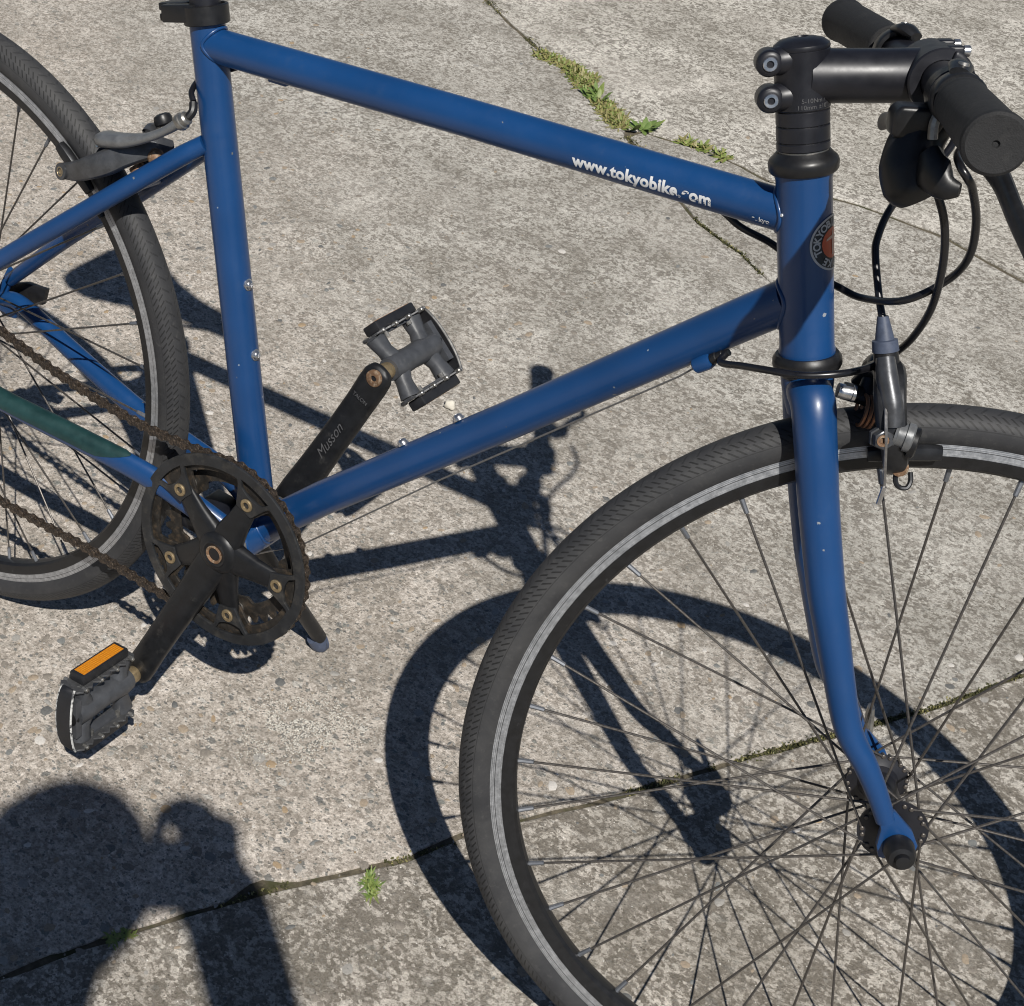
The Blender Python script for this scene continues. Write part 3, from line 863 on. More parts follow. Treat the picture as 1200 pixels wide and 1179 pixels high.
# rear pinch-bolt ears
back = (fwd - sdir * fwd.dot(sdir)).normalized() * -1
for k, c in enumerate((V(-.2411, 0, .5033), V(-.2339, 0, .4816))):
    ear = MB()
    ear.cyl(c - ey * .0165, c + ey * .0040, .0086, 24, .0022)
    ear.tube([c - ey * .0070 + back * .001, c - ey * .0068 - back * .006, c - ey * .0060 - back * .014, c - ey * .0040 - back * .022], [.0080, .0092, .0098, .0060], 18, up=sdir, flat=[1.0, 1.0, .95, .8], smooth=3)
    ear.build("stem_pinch_ear", M['black'], stem_o, FS, bevel=.0022, segs=3)
    MB().lathe(c - ey * .0160, -ey, [(0, .0046), (.0014, .0046), (.0018, .0042), (.0018, .0024), (-.001, .0022)], 16).build("pinch_bolt", M['steel'], stem_o, FS)
MB().lathe(SA + sdir * .0378, sdir, [(0, .0172), (.0015, .0176), (.0030, .0172), (.0058, .0135), (.0072, .0080), (.0076, .0045), (.0066, .004)], 32).build("top_cap", M['black'], stem_o, FS)
bm = text_bm("5-10Nm /\n110mm ±10°", .0040, .0, 0, 1.0); slice_bm(bm, .002); bmesh.ops.triangulate(bm, faces=bm.faces)
rt = sdir.cross(V(0, -1, 0)).normalized()
for v in bm.verts:
    a = (v.co.x + .0050) / .0172
    ny = V(0, -1, 0)
    v.co = SA + sdir * (.0052 + v.co.y) + (ny * math.cos(a) + rt * math.sin(a)) * .0175
bm_obj("stem_print", bm, M['faint'], stem_o, FS)
bm = text_bm("SIMPLE", .006, .0001); bm.free()
lab = MB(); vs = []
for i in range(5):
    a = R(-118 + i * 8)
    for x in (.030, .048):
        nn = (V(0, -1, 0) * math.cos(a) + (fwd.cross(V(0, 1, 0)) * -1).normalized() * math.sin(a))
        vs.append(clampmid + fwd * x + nn * .01635)
lab.add(vs, [[2 * i, 2 * i + 1, 2 * i + 3, 2 * i + 2] for i in range(4)]).build("stem_sticker", M['badge_white'], stem_o, FS, label="small pale sticker under the stem")

# ---- handlebar, grips
def barpt(y): return V(-.139 - .0198 * max(0, abs(y) - .03) / .203, y, .5163)
hb = MB().tube([barpt(y) for y in (-.2329, -.20, -.12, -.09, -.06, -.035, -.028, 0, .028, .035, .06, .09, .12, .20, .2329)], [.0111] * 4 + [.0112, .0118, .0127, .0128, .0127, .0118, .0112] + [.0111] * 4, 24)
bar = hb.build("handlebar", M['black'], bike, FS)
def grip(s):
    gd = (barpt(.2329 * s) - barpt(.10 * s)).normalized()
    o = barpt(.108 * s)
    L = .1255
    prof = [(0, .0140), (.001, .0150), (.006, .0151), (.0075, .0148), (.010, .0148), (.04, .0152), (.08, .0154), (L - .006, .0156), (L - .004, .0164), (L + .0005, .0166), (L + .003, .0160), (L + .0042, .0144), (L + .0036, .0020), (L + .0022, .0014)]
    return MB().lathe(o, gd, prof, 40).build("grip", M['rubber'], bar, FS)
grip(-1); grip(1)
# ---- brake levers
def lever(s, blade):
    c = barpt(.092 * s)
    cl = MB().lathe(c - ey * .006, ey, [(0, .0125), (0, .0150), (.0012, .0158), (.0108, .0158), (.012, .0150), (.012, .0125)], 26, close=True)
    cl.tube([c + V(.010, 0, -.004), c + V(.018, -.006 * s, -.012), c + V(.024, .010 * s, -.020)], [.009, .010, .008], 12)
    cl.tube([c + V(-.004, 0, .014), c + V(-.001, -.014 * s, .0165), c + V(.004, -.022 * s, .014)], [.006, .0075, .005], 12, smooth=3, flat=.6)
    lv = cl.build("brake_lever", M['brake_dark'], bike, FS)
    MB().tube(blade, [.0062, .0078, .0070, .0066, .0064, .0062, .0072], 14, flat=.62, smooth=5, up=(0, 0, 1)).build("lever_blade", M['brake_dark'], lv, FS)
    MB().lathe(c + V(.024, .008 * s, -.020), V(.2, s * .9, -.25), [(0, .0058), (.008, .0058), (.0085, .0045), (.014, .0042), (.0145, .0032), (.020, .0030)], 14).build("barrel_adjuster", M['plastic'], lv, FS)
    MB().lathe(c + V(-.002, -.006 * s, .0165), V(0, -.2 * s, 1), [(0, .0034), (.003, .0034), (.0035, .0025), (.002, .0015)], 12).build("clamp_bolt", M['dull_steel'], lv, FS)
    return lv
lever(-1, [V(-.128, -.100, .494), V(-.1235, -.120, .489), V(-.120, -.140, .4835), V(-.1163, -.168, .4730), V(-.111, -.19, .4630), V(-.108, -.205, .4560), V(-.109, -.222, .4510)])
lever(1, [V(-.128, .100, .494), V(-.1235, .120, .489), V(-.120, .140, .4835), V(-.1163, .168, .4730), V(-.111, .19, .4630), V(-.108, .205, .4560), V(-.109, .222, .4510)])
# ---- shifter pod under the bar on the near side
pod = MB()
pc = barpt(-.072)
pod.lathe(pc - ey * .007, ey, [(0, .0122), (0, .0150), (.001, .0158), (.013, .0158), (.014, .0150), (.014, .0122)], 26, close=True)
shifter = pod.build("shifter", M['plastic'], bike, FS)
MB().tube([V(-.148, -.070, .500), V(-.154, -.072, .486), V(-.1535, -.076, .470), V(-.149, -.079, .459), V(-.1445, -.080, .4530)], [.013, .0165, .0185, .0175, .011], 20, smooth=4, flat=.80, up=(1, 0, 0)).build("shifter_body", M['plastic'], shifter, FS)
wv = MB().prism([(-.006, .012), (-.0225, .0095), (-.0245, .004), (-.0215, -.0095), (-.012, -.0105), (.004, -.004), (.006, .008)], V(-.150, -.083, .4950), V(1, 0, 0), V(0, -.15, 1), V(0, 1, 0), .022)
wv.build("shifter_window", M['plastic'], shifter, FS, bevel=.003, segs=3)
MB().tube([V(-.149, -.086, .480), V(-.145, -.096, .473), V(-.139, -.104, .4685), V(-.1315, -.109, .4690)], [.010, .0125, .0085, .0040], 14, flat=.6, smooth=4, up=(0, 0, 1)).build("thumb_lever", M['plastic'], shifter, FS)
MB().tube([V(-.150, -.086, .512), V(-.152, -.0865, .500), V(-.150, -.087, .4905)], .003, 8, smooth=3).build("indicator_window", M['dull_steel'], shifter, FS)

# ---- cables
def cable(name, pts, r=.0025, mat='cable', F=F0, k=10, **kw):
    return MB().tube(pts, r, 16, smooth=k).build(name, M[mat], bike, F, **kw)
def S2B(p): return MS @ V(*p)
cable("brake_cable", [V(-.108, .082, .489), V(-.100, .055, .478), V(-.108, .036, .462), V(-.1262, .024, .440), V(-.1335, .020, .4225), V(-.1358, .015, .4051), V(-.1345, .010, .3948), V(-.1272, -.003, .3725), V(-.1223, -.010, .3606), V(-.1195, -.0118, .3540)], F=FS, label="black front brake cable looping down to the caliper")
cable("gear_cable", [S2B(p) for p in [(-.1460, -.074, .474), (-.1410, -.079, .466), (-.1334, -.080, .4570), (-.1230, -.075, .4405), (-.1118, -.060, .4144), (-.1018, -.035, .3808), (-.0998, -.012, .3529)]] +
      [S2B((-.1028, .002, .3363)), V(.8747, .012, .3323), V(.8696, .000, .3285), V(.8586, -.022, .3273), V(.8384, -.034, .3214), V(.816, -.034, .3153), V(.7966, -.026, .3069), V(.7795, -.018, .2990), cs + dd * .020], label="black gear cable crossing in front of the head tube")
cable("brake_cable", [S2B(p) for p in [(-.1270, -.070, .4885), (-.1335, -.088, .4850), (-.1345, -.105, .4815), (-.1290, -.108, .4760), (-.1220, -.1, .4690), (-.1079, -.08, .4481), (-.0985, -.06, .4232), (-.0990, -.038, .4010)]] +
      [V(.8763, 0, .3815), V(.8462, .0215, .3636), V(.8258, .0290, .3617), V(.7996, .030, .3645), V(.7761, .026, .3747), V(.7554, .0140, .3830), V(.735, .010, .3920), V(.70, .009, .3925), V(.55, .009, .3815), V(.36, .009, .3690), V(.335, .0145, .3665), V(.318, .020, .3590), V(.300, .0172, .3490), V(.2885, .0030, .3420), V(.2935, -.0140, .3365), V(.3010, -.0200, .3310)], label="black rear brake cable running under the top tube")

# ---- fork (steered frame)
ax0 = SH @ hs(-.076)
crown = MB().lathe(SH @ hs(-.0735), -sdir, [(0, .0150), (.0015, .0172), (.0045, .0176), (.010, .0172), (.020, .0160), (.030, .0140)], 28)
fork = crown.build("fork", M['paint'], bike, FS)
for s in (-1, 1):
    pts = [V(-.1525, .003 * s, .3000), V(-.1520, .012 * s, .3000), V(-.1490, .0215 * s, .2950), V(-.1435, .0275 * s, .2785), V(-.1337, .0295 * s, .2511), V(-.1241, .0305 * s, .2249), V(-.1035, .0340 * s, .1729), V(-.0906, .0370 * s, .1441), V(-.0762, .0410 * s, .1122), V(-.0585, .0460 * s, .0763), V(-.0398, .0500 * s, .0543), V(-.0250, .0520 * s, .0343), V(-.0140, .0532 * s, .0170)]
    rs = [.0140, .0148, .0148, .0143, .0140, .0136, .0129, .0120, .0108, .0097, .0086, .0076, .0070]
    MB().tube(pts, rs, 24, smooth=5).build("fork_blade", M['paint'], fork, FS)
    e = MB()
    e.prism([(-.019, .028), (-.010, .026), (.006, .014), (.013, .004), (.0125, -.006), (.008, -.0125), (.0055, -.013), (.0045, -.004), (0, -.0005), (-.0045, -.005), (-.0055, -.013), (-.010, -.0125), (-.0140, -.004), (-.0155, .010), (-.021, .020)],
            V(0, .0530 * s - .003, 0), V(1, 0, 0), V(0, 0, 1), V(0, 1, 0), .006)
    e.build("fork_end", M['paint'], fork, FS, bevel=.0012)
# ---- wheels
def wheel(name, F, phase, hub_near, hub_far, label, hubprof, front):
    w = empty(name, bike, F); w["label"] = label
    # tyre
    Rc, r0 = .3003, .0145
    nu, nv = 300, 22
    mb = MB(); vs, fs, uvs = [], [], []
    A = R(132)
    for i in range(nu):
        a = 2 * math.pi * i / nu
        for j in range(nv + 1):
            ph = -A + 2 * A * j / nv
            rr = r0
            if abs(ph) < R(78): rr += .0004                 # the tread sits proud of the side wall
            rad = Rc + rr * math.cos(ph)
            vs.append((rad * math.cos(a), rr * math.sin(ph), rad * math.sin(a)))
    m_ = nv + 1
    for i in range(nu):
        for j in range(nv):
            fs.append([i * m_ + j, i * m_ + j + 1, ((i + 1) % nu) * m_ + j + 1, ((i + 1) % nu) * m_ + j])
    me = bpy.data.meshes.new("tyre"); me.from_pydata(vs, [], fs)
    uvl = me.uv_layers.new(name="UVMap")
    for p in me.polygons:
        i = p.index // nv; j = p.index % nv
        q = [(i, j), (i, j + 1), (i + 1, j + 1), (i + 1, j)]
        for li, (a, c) in zip(p.loop_indices, q):
            uvl.data[li].uv = (a / nu * 2 * math.pi * (Rc + r0), (-A + 2 * A * c / nv) * r0)
    me.materials.append(M['tyre']); bm = bmesh.new(); bm.from_mesh(me); bmesh.ops.recalc_face_normals(bm, faces=bm.faces); bm.to_mesh(me); bm.free(); finish(me, 60)
    inst("tyre", me, w, F)
    # rim: brake track and black body
    def ringmesh(prof, n=144):
        return MB().lathe((0, 0, 0), (0, 1, 0), prof, n, close=True)
    hw = .0104
    ringmesh([(-hw, .2925), (-hw - .0002, .2905), (-hw, .2822), (-hw + .0012, .2820), (-hw + .0012, .2925)]).build("brake_track", M['rim'], w, F, sharp=25)
    ringmesh([(hw, .2925), (hw - .0012, .2925), (hw - .0012, .2820), (hw, .2822), (hw + .0002, .2905)]).build("brake_track", M['rim'], w, F, sharp=25)
    ringmesh([(-hw + .0008, .2900), (-hw + .0001, .2822), (-hw + .0004, .2800), (-.0085, .2735), (-.0060, .2712), (-.002, .2702), (.002, .2702), (.0060, .2712), (.0085, .2735), (hw - .0004, .2800), (hw - .0001, .2822), (hw - .0008, .2900), (.006, .2880), (-.006, .2880)]).build("rim", M['black_rim'], w, F, sharp=28)
    # hub
    hb_ = MB().lathe((0, 0, 0), (0, 1, 0), hubprof, 36)
    hb_.build("hub", M['black'], w, F, sharp=28)
    # spokes, three-cross, 36
    n = 36
    sm = nm = None
    for k in range(n):
        a = R(phase + k * 10)
        side = -1 if k % 2 == 0 else 1
        fy = hub_near if side < 0 else hub_far
        fr = .0215
        turn = 1 if (k // 2) % 2 == 0 else -1
        ha = a + turn * R(63)
        outer = .0012 * (1 if turn > 0 else -1) * side
        p0 = V(fr * math.cos(ha), fy + outer, fr * math.sin(ha))
        p1 = V(.2712 * math.cos(a), .0016 * side, .2712 * math.sin(a))
        L = (p1 - p0).length
        d = (p1 - p0).normalized()
        q = d.to_track_quat('Z', 'Y').to_matrix().to_4x4()
        if sm is None:
            so = MB().tube([(0, 0, 0), (0, 0, 1)], .00098, 8).build("spoke", M['spoke'], w, F @ Matrix.Translation(p0) @ q @ Matrix.Diagonal((1, 1, L, 1))); sm = so.data
            hd = MB().lathe((0, 0, 0), (0, 1, 0), [(-.0026, .0012), (-.0022, .0017), (.0022, .0017), (.0026, .0012)], 8).build("spoke_head", M['spoke'], w, F @ Matrix.Translation(V(p0.x, fy, p0.z))); hm = hd.data
            no = MB().lathe((0, 0, 0), (0, 0, 1), [(-.013, .0011), (-.0125, .0018), (-.005, .0019), (.001, .0022)], 8).build("nipple", M['nipple'], w, F @ Matrix.Translation(p1) @ q); nm = no.data
        else:
            inst("spoke", sm, w, F @ Matrix.Translation(p0) @ q @ Matrix.Diagonal((1, 1, L, 1)))
            inst("spoke_head", hm, w, F @ Matrix.Translation(V(p0.x, fy, p0.z)))
            inst("nipple", nm, w, F @ Matrix.Translation(p1) @ q)
    va = R(phase - 95)
    MB().lathe(V(.272 * math.cos(va), 0, .272 * math.sin(va)), V(-math.cos(va), 0, -math.sin(va)), [(0, .003), (.012, .003), (.0125, .0026), (.035, .0026), (.0355, .0016), (.041, .0014)], 10).build("valve", M['brass'], w, F)
    return w
front_hub = [(-.050, .0045), (-.049, .0085), (-.0365, .0090), (-.0360, .0250), (-.0335, .0245), (-.0325, .0215), (-.029, .0150), (-.024, .0125), (.020, .0125), (.0245, .0150), (.0270, .0205), (.0275, .0228), (.0300, .0222), (.0310, .0100), (.049, .0085), (.050, .0045)]
rear_hub = [(-.060, .0045), (-.059, .0095), (-.0225, .0150), (-.0220, .0270), (-.0195, .0275), (-.0180, .0240), (-.014, .0190), (-.010, .0170), (.026, .0170), (.031, .0195), (.0345, .0250), (.0355, .0270), (.0385, .0265), (.039, .0120), (.058, .0110), (.060, .0045)]
fwheel = wheel("front_wheel", FS, 9.0, -.0348, .0285, "spoked front wheel turned to the far side", front_hub, True)
rwheel = wheel("rear_wheel", F0, 1.6, -.0208, .0370, "spoked rear wheel with the chain beside it", rear_hub, False)
# front axle: domed nut on the near side, quick-release lever on the far side
ax = MB().lathe((0, -.0560, 0), (0, -1, 0), [(0, .0105), (.002, .0112), (.004, .0108), (.012, .0104), (.0150, .0088), (.0160, .0055), (.0195, .0050), (.0198, .0030)], 24)
ax.build("axle_nut", M['plastic'], fwheel, FS)
MB().cyl((0, -.050, 0), (0, .062, 0), .0046, 12).build("axle", M['dull_steel'], fwheel, FS)
MB().lathe((0, .0560, 0), (0, 1, 0), [(0, .012), (.006, .0125), (.012, .010), (.014, .006)], 20).tube([V(0, .066, 0), V(-.003, .072, .012), V(-.006, .074, .026), V(-.008, .073, .036)], [.006, .0065, .007, .005], 12, flat=.5, smooth=4).build("quick_release", M['dull_steel'], fwheel, FS)
MB().cyl((0, -.062, 0), (0, .070, 0), .0046, 12).build("axle", M['dull_steel'], rwheel, F0)
qr = MB().lathe((0, .0655, 0), (0, 1, 0), [(0, .011), (.006, .0115), (.010, .008)], 18)
qr.prism([(.004, -.0075), (.0545, .0085), (.0585, .0280), (.030, .0245), (.004, .0130)], V(0, .078, 0), V(1, 0, 0), V(0, 0, 1), V(0, 1, 0), .006)
qr.build("quick_release", M['qr'], rwheel, F0, bevel=.001)
# cassette
for k, r in enumerate((.027, .031, .035, .039, .044, .050)):
    y = -.044 + k * .0040
    pr = []
    nt_ = int(round(2 * math.pi * r / .0127)) * 2
    for j in range(nt_ * 2):
        a = 2 * math.pi * j / (nt_ * 2)
        rr = r + (.0022 if (j % 4) < 2 else -.0028)
        pr.append((rr * math.cos(a), rr * math.sin(a)))
    MB().prism(pr, V(0, y, 0), V(1, 0, 0), V(0, 0, 1), V(0, 1, 0), .0018).build("sprocket", M['grease'], rwheel, F0)

# ---- crankset
cr = MB().lathe(BB + V(0, -.031, 0), (0, -1, 0), [(0, .0170), (.002, .0195), (.006, .0190), (.0065, .0085), (.022, .0085)], 24)
cr.lathe(BB + V(0, .031, 0), (0, 1, 0), [(0, .0170), (.002, .0195), (.006, .0190), (.0065, .0085), (.028, .0085)], 24)
crankset = cr.build("crankset", M['dull_steel'], bike, F0, label="black five-arm crankset with double chainring")
CA = -1.9258144937712653
def ringshape(R0, holes=True, teeth=0):
    out = []
    n = 240 if not teeth else teeth * 8
    for j in range(n):
        a = 2 * math.pi * j / n
        if teeth:
            t = (j % 8) / 8
            r = R0 + (.0040 if .3 < t < .7 else (.0012 if .15 < t < .85 else -.0022))
        else: r = R0
        out.append((r * math.cos(a), r * math.sin(a)))
    loops = [out]
    return loops
BOLT_A = [R(142 - 72 * k) for k in range(5)]
def angdiff(a, b): return (a - b + math.pi) % (2 * math.pi) - math.pi
def inner_loop(rbig, rtab, half, tip):
    lp = []
    for j in range(360):
        a = 2 * math.pi * j / 360
        d = min(abs(angdiff(a, q)) for q in BOLT_A)
        t = min(1, max(0, (d - half) / R(6)))
        t = t * t * (3 - 2 * t)
        lp.append(((rtab + (rbig - rtab) * t) * math.cos(a), (rtab + (rbig - rtab) * t) * math.sin(a)))
    return lp
def slot(a0, half, r0, r1):
    lp = []
    for j in range(13):
        t = -1 + j / 6; lp.append((r1 * math.cos(a0 + half * t), r1 * math.sin(a0 + half * t)))
    for j in range(7):
        t = 1 - j / 3; rr = r0 + (r1 - r0) * .35 * t * t
        lp.append((rr * math.cos(a0 + half * .8 * t), rr * math.sin(a0 + half * .8 * t)))
    return lp
def hole(c, r, n=14): return [(c[0] + r * math.cos(2 * math.pi * j / n), c[1] + r * math.sin(2 * math.pi * j / n)) for j in range(n)]
XY2RING = Matrix(((1, 0, 0, 0), (0, 0, 1, 0), (0, 1, 0, 0), (0, 0, 0, 1)))       # plate XY -> bike XZ
guard_loops = ringshape(.0932) + [inner_loop(.0822, .0565, R(8.5), 0)] + [slot(a, R(11.5), .0728, .0840) for a in BOLT_A]
def ringplate(name, loops, thick, bev, mat, y):
    me = curve_mesh(name, loops, thick, bev, mat)
    return inst(name, me, crankset, F0 @ Matrix.Translation(BB + V(0, y, 0)) @ XY2RING)
ringplate("chain_guard", guard_loops, .0030, .0005, M['ring'], -.0475)
ringplate("chainring", ringshape(.0880, teeth=44) + [inner_loop(.0760, .0545, R(10), 0)], .0026, .0003, M['grease'], -.0425)
ringplate("chainring", ringshape(.0745, teeth=38) + [inner_loop(.0600, .0530, R(11), 0)], .0026, .0003, M['grease'], -.0305)
for a in BOLT_A:
    c = BB + V(.065 * math.cos(a), -.0488, .065 * math.sin(a))
    MB().lathe(c, (0, -1, 0), [(-.004, .0048), (0, .0062), (.0012, .0062), (.0018, .0054), (.0018, .0034), (-.0012, .0030)], 18).build("chainring_bolt", M['brass'], crankset, F0)
    MB().cyl(c + V(0, .003, 0), c + V(0, .017, 0), .0052, 12).build("ring_spacer", M['dull_steel'], crankset, F0)
# spider: five tapered arms into a hub boss
sp_ = MB().lathe(BB + V(0, -.036, 0), (0, -1, 0), [(0, .0190), (.004, .0225), (.013, .0220), (.0182, .0195), (.0205, .0150)], 32)
for a in BOLT_A:
    d = V(math.cos(a), 0, math.sin(a))
    sp_.tube([BB + d * .006 + V(0, -.0455, 0), BB + d * .022 + V(0, -.0462, 0), BB + d * .040 + V(0, -.0455, 0), BB + d * .0585 + V(0, -.0438, 0), BB + d * .0715 + V(0, -.0430, 0)], [.0175, .0152, .0118, .0100, .0080], 16, flat=[.46, .42, .40, .36, .3], up=V(-math.sin(a), 0, math.cos(a)), square=.8)
sp_.build("spider", M['crank'], crankset, F0, sharp=40)
cd = V(math.cos(CA), 0, math.sin(CA)); cn = V(-math.sin(CA), 0, math.cos(CA))
def crank_arm(s):
    # s=-1 near arm (points along cd), +1 far arm
    D = cd if s < 0 else -cd
    y0, y1 = (.0465, .0690)
    P = [BB + D * x + V(0, s * (y0 + (y1 - y0) * t), 0) for x, t in ((.001, 0), (.010, .02), (.030, .10), (.065, .35), (.105, .66), (.140, .88), (.162, .97), (.174, 1.0), (.1815, 1.0), (.1850, 1.0))]
    mb = MB().tube(P, [.0165, .0174, .0168, .0150, .0142, .0141, .0146, .0141, .0106, .0045], 22, flat=[.42, .46, .50, .52, .50, .47, .46, .46, .46, .42], up=cn, square=.75, smooth=4)
    o = mb.build("crank_arm", M['crank'], crankset, F0, sharp=50)
    # pedal eye on the inner side, rusty axle end in it
    e = BB + D * .1746
    MB().lathe(e + V(0, s * .0617, 0), (0, -s, 0), [(-.003, .0078), (.0003, .0078), (.0006, .0072), (.0004, .0030), (-.0020, .0026)], 18).build("pedal_axle_end", M['rust'], o, F0)
    return o
arm_n = crank_arm(-1); arm_f = crank_arm(1)
MB().lathe(BB + V(0, -.0568, 0), (0, -1, 0), [(-.004, .0088), (.0010, .0086), (.0014, .0078), (.0002, .0062), (-.0012, .0058), (-.0012, .0036), (-.0035, .0034)], 24).build("crank_bolt", M['rust'], crankset, F0)
MB().lathe(BB + V(0, -.0562, 0), (0, -1, 0), [(-.003, .0130), (.0006, .0128), (.0012, .0116), (.0004, .0092), (-.003, .0090)], 28, close=True).build("crank_washer", M['plastic'], crankset, F0)
# script on the inner face of the far arm
def arm_text(body, size, dist, along, shear, mat, bold=0.0001, side=0):
    bm = text_bm(body, size, bold, shear)
    slice_bm(bm, .004)
    D = -cd
    X = D if along else cn
    Y = -cn if along else D
    for v in bm.verts:
        p = BB + D * dist + X * v.co.x + Y * (v.co.y + side)
        t = ((p - BB).dot(D))
        # inner face of the arm (ellipse section, height at offset)
        tt = min(1, max(0, (t - .03) / .144)); yc = .0465 + .0225 * min(1, max(0, .10 + tt * .92))
        off_ = abs((p - BB).dot(cn)) / .0133
        v.co = p + V(0, yc - .0072 * (max(.05, 1 - off_ ** 4)) ** .25 - .0004 + .0006 * tt, 0)
    return bm_obj("crank_lettering", bm, M[mat], arm_f, F0)
arm_text("Musson", .0128, .096, True, .45, 'faint', 0.0)
arm_text("TALON", .0050, .150, False, 0, 'faint', 0.0)

# ---- pedals
def pedal(center, e1, s, amber, ang_label):
    ez = V(0, 1, 0).cross(e1) * 1.0
    if ez.z < 0 and s < 0: pass
    F = F0 @ Matrix(((e1.x, 0, ez.x, center.x), (0, s, 0, center.y), (e1.z, 0, ez.z, center.z), (0, 0, 0, 1)))
    # local: X across the platform, Y outward along the axle, Z platform normal
    p = MB()
    p.tube([(0, .012, 0), (0, .022, 0), (0, .046, 0), (0, .070, 0), (0, .084, 0)], [.0105, .0122, .0108, .0118, .0112], 20)
    for sx in (-1, 1):
        p.box((sx * .0305, .047, 0), (1, 0, 0), (0, 1, 0), (0, 0, 1), .0013, .034, .0048)
    for y0, wd in ((.0215, .0094), (.074, .0096)):
        for sx in (-1, 1):
            p.tube([(sx * .004, y0 + (.004 if y0 < .05 else -.004), 0), (sx * .016, y0, 0), (sx * .031, y0 + (-.003 if y0 < .05 else .002), 0)], [wd * .95, wd * .8, wd * 1.05], 14, flat=[.95, .85, .8], up=(0, 1, 0), square=.6)
    p.box((0, .0865, 0), (1, 0, 0), (0, 1, 0), (0, 0, 1), .020, .0035, .0085)
    o = p.build("pedal", M['grey_plastic'], bike, F, bevel=0, label=ang_label, sharp=45)
    # toothed cage plates front and back
    for sx in (-1, 1):
        prof = []
        n = 14
        for j in range(n + 1):
            y = .013 + .078 * j / n
            prof.append((y, .0105 + (.0038 if j % 2 else -.0008)))
        for j in range(n, -1, -1):
            y = .013 + .078 * j / n
            prof.append((y, -.0105 - (.0038 if j % 2 else -.0008)))
        c = MB().prism(prof, V(sx * .0325 - .001, 0, 0), V(0, 1, 0), V(0, 0, 1), V(1, 0, 0), .002)
        cg = c.build("cage_plate", M['cage'], o, F, bevel=.0004, segs=1)
        for zz in (-1, 1):
            for k_ in range(4):
                MB().lathe((sx * .0325, .0195 + .0205 * k_, zz * .0108), (0, 0, zz), [(-.002, .0022), (.0030, .0021), (.0038, .0013)], 8).build("grip_stud", M['dull_steel'], o, F)
        # reflector on its outer face
        MB().box((sx * .0385, .0500, 0), (1, 0, 0), (0, 1, 0), (0, 0, 1), .0048, .0300, .0088).build("reflector_housing", M['dark_plastic'], o, F, bevel=.0016, segs=2)
        MB().box((sx * .0430, .0500, 0), (1, 0, 0), (0, 1, 0), (0, 0, 1), .0005, .0262, .0062).build("reflector", M['amber'], o, F)
        for yy in (.030, .066):
            MB().tube([(sx * .026, yy, .004), (sx * .034, yy, .004)], .0024, 8).build("reflector_screw", M['dull_steel'], o, F)
    # outer end hoop with a slot
    hoop = MB(); vs, fs = [], []
    k = 18
    for i in range(k + 1):
        t = -1 + 2 * i / k
        x = .0345 * t; y = .0890 + .0072 * (1 - t * t) ** .7
        hh = .0088 - .0015 * abs(t) ** 3
        for (dy, zz) in ((0, -hh), (.0024, -hh), (.0024, hh), (0, hh)): vs.append((x, y + dy, zz))
    for i in range(k):
        for j in range(4): fs.append([i * 4 + j, i * 4 + (j + 1) % 4, (i + 1) * 4 + (j + 1) % 4, (i + 1) * 4 + j])
    fs.append([0, 1, 2, 3]); fs.append([k * 4 + j for j in (3, 2, 1, 0)])
    hoop.add(vs, fs)
    hoop.build("end_hoop", [M['dark_plastic']], o, F, bevel=.0006, segs=1)
    ed = MB()
    for zz in (-1, 1):
        ed.tube([(.0345 * t, .0902 + .0072 * (1 - t * t) ** .7, zz * (.0088 - .0015 * abs(t) ** 3)) for t in [-1 + 2 * i / 14 for i in range(15)]], .0011, 6)
    ed.build("hoop_edge", M['scuff'] if s < 0 else M['dull_steel'], o, F)
    MB().lathe((0, .0005, 0), (0, 1, 0), [(0, .0075), (.002, .0082), (.009, .0080), (.012, .0072), (.0125, .0052), (.02, .0050)], 18).build("pedal_axle", M['brass'], o, F)
    MB().lathe((0, .0862, 0), (0, 1, 0), [(0, .0090), (.004, .0085), (.0052, .0060), (.0055, .002)], 18).build("dust_cap", M['plastic'], o, F)
    return o
N_AX = BB + cd * .1746 + V(0, -.0735, 0)
F_AX = BB - cd * .1746 + V(0, .0735, 0)
pedal(N_AX, V(-.10, 0, .995).normalized(), -1, True, "near pedal hanging upright with amber reflector on top")
pedal(F_AX, V(-.765, 0, .644).normalized(), 1, False, "far pedal lying tilted with both reflectors edge on")

# ---- chain
ring_r = .0900
def chain_path():
    up = [V(-.006, -.0280, .0512), V(.02, -.028, .0495), V(.0600, -.0287, .0450), V(.1035, -.0318, .0400), V(.1752, -.0350, .0308), V(.2440, -.0378, .0262), V(.3080, -.0404, .0272)]
    arc = []
    a0, a1 = R(116), R(-112)
    for i in range(25):
        a = a0 + (a1 - a0) * i / 24
        arc.append(BB + V(ring_r * math.cos(a), -.0425, ring_r * math.sin(a)))
    low = [V(.3290, -.0412, -.1395), V(.2365, -.0375, -.1425), V(.1765, -.0350, -.1480), V(.114, -.0325, -.1526), V(.05, -.030, -.1560), V(.0300, -.0285, -.1590)]
    back_ = [V(.0130, -.028, -.1500), V(.0090, -.028, -.135), V(.020, -.028, -.115), V(.030, -.028, -.095), V(.024, -.028, -.075), V(.0100, -.028, -.060), V(-.010, -.028, -.0500), V(-.035, -.028, -.0375), V(-.0500, -.028, -.010), V(-.0505, -.028, .012), V(-.039, -.028, .034), V(-.0200, -.028, .047)]
    return up, arc, low, back_
up, arc, low, back_ = chain_path()
cp = catmull(up + arc[1:-1] + low + back_, 12)
cum = [0]
for a, b_ in zip(cp[:-1], cp[1:]): cum.append(cum[-1] + (b_ - a).length)
pitch = .0127
nl = int(cum[-1] / pitch)
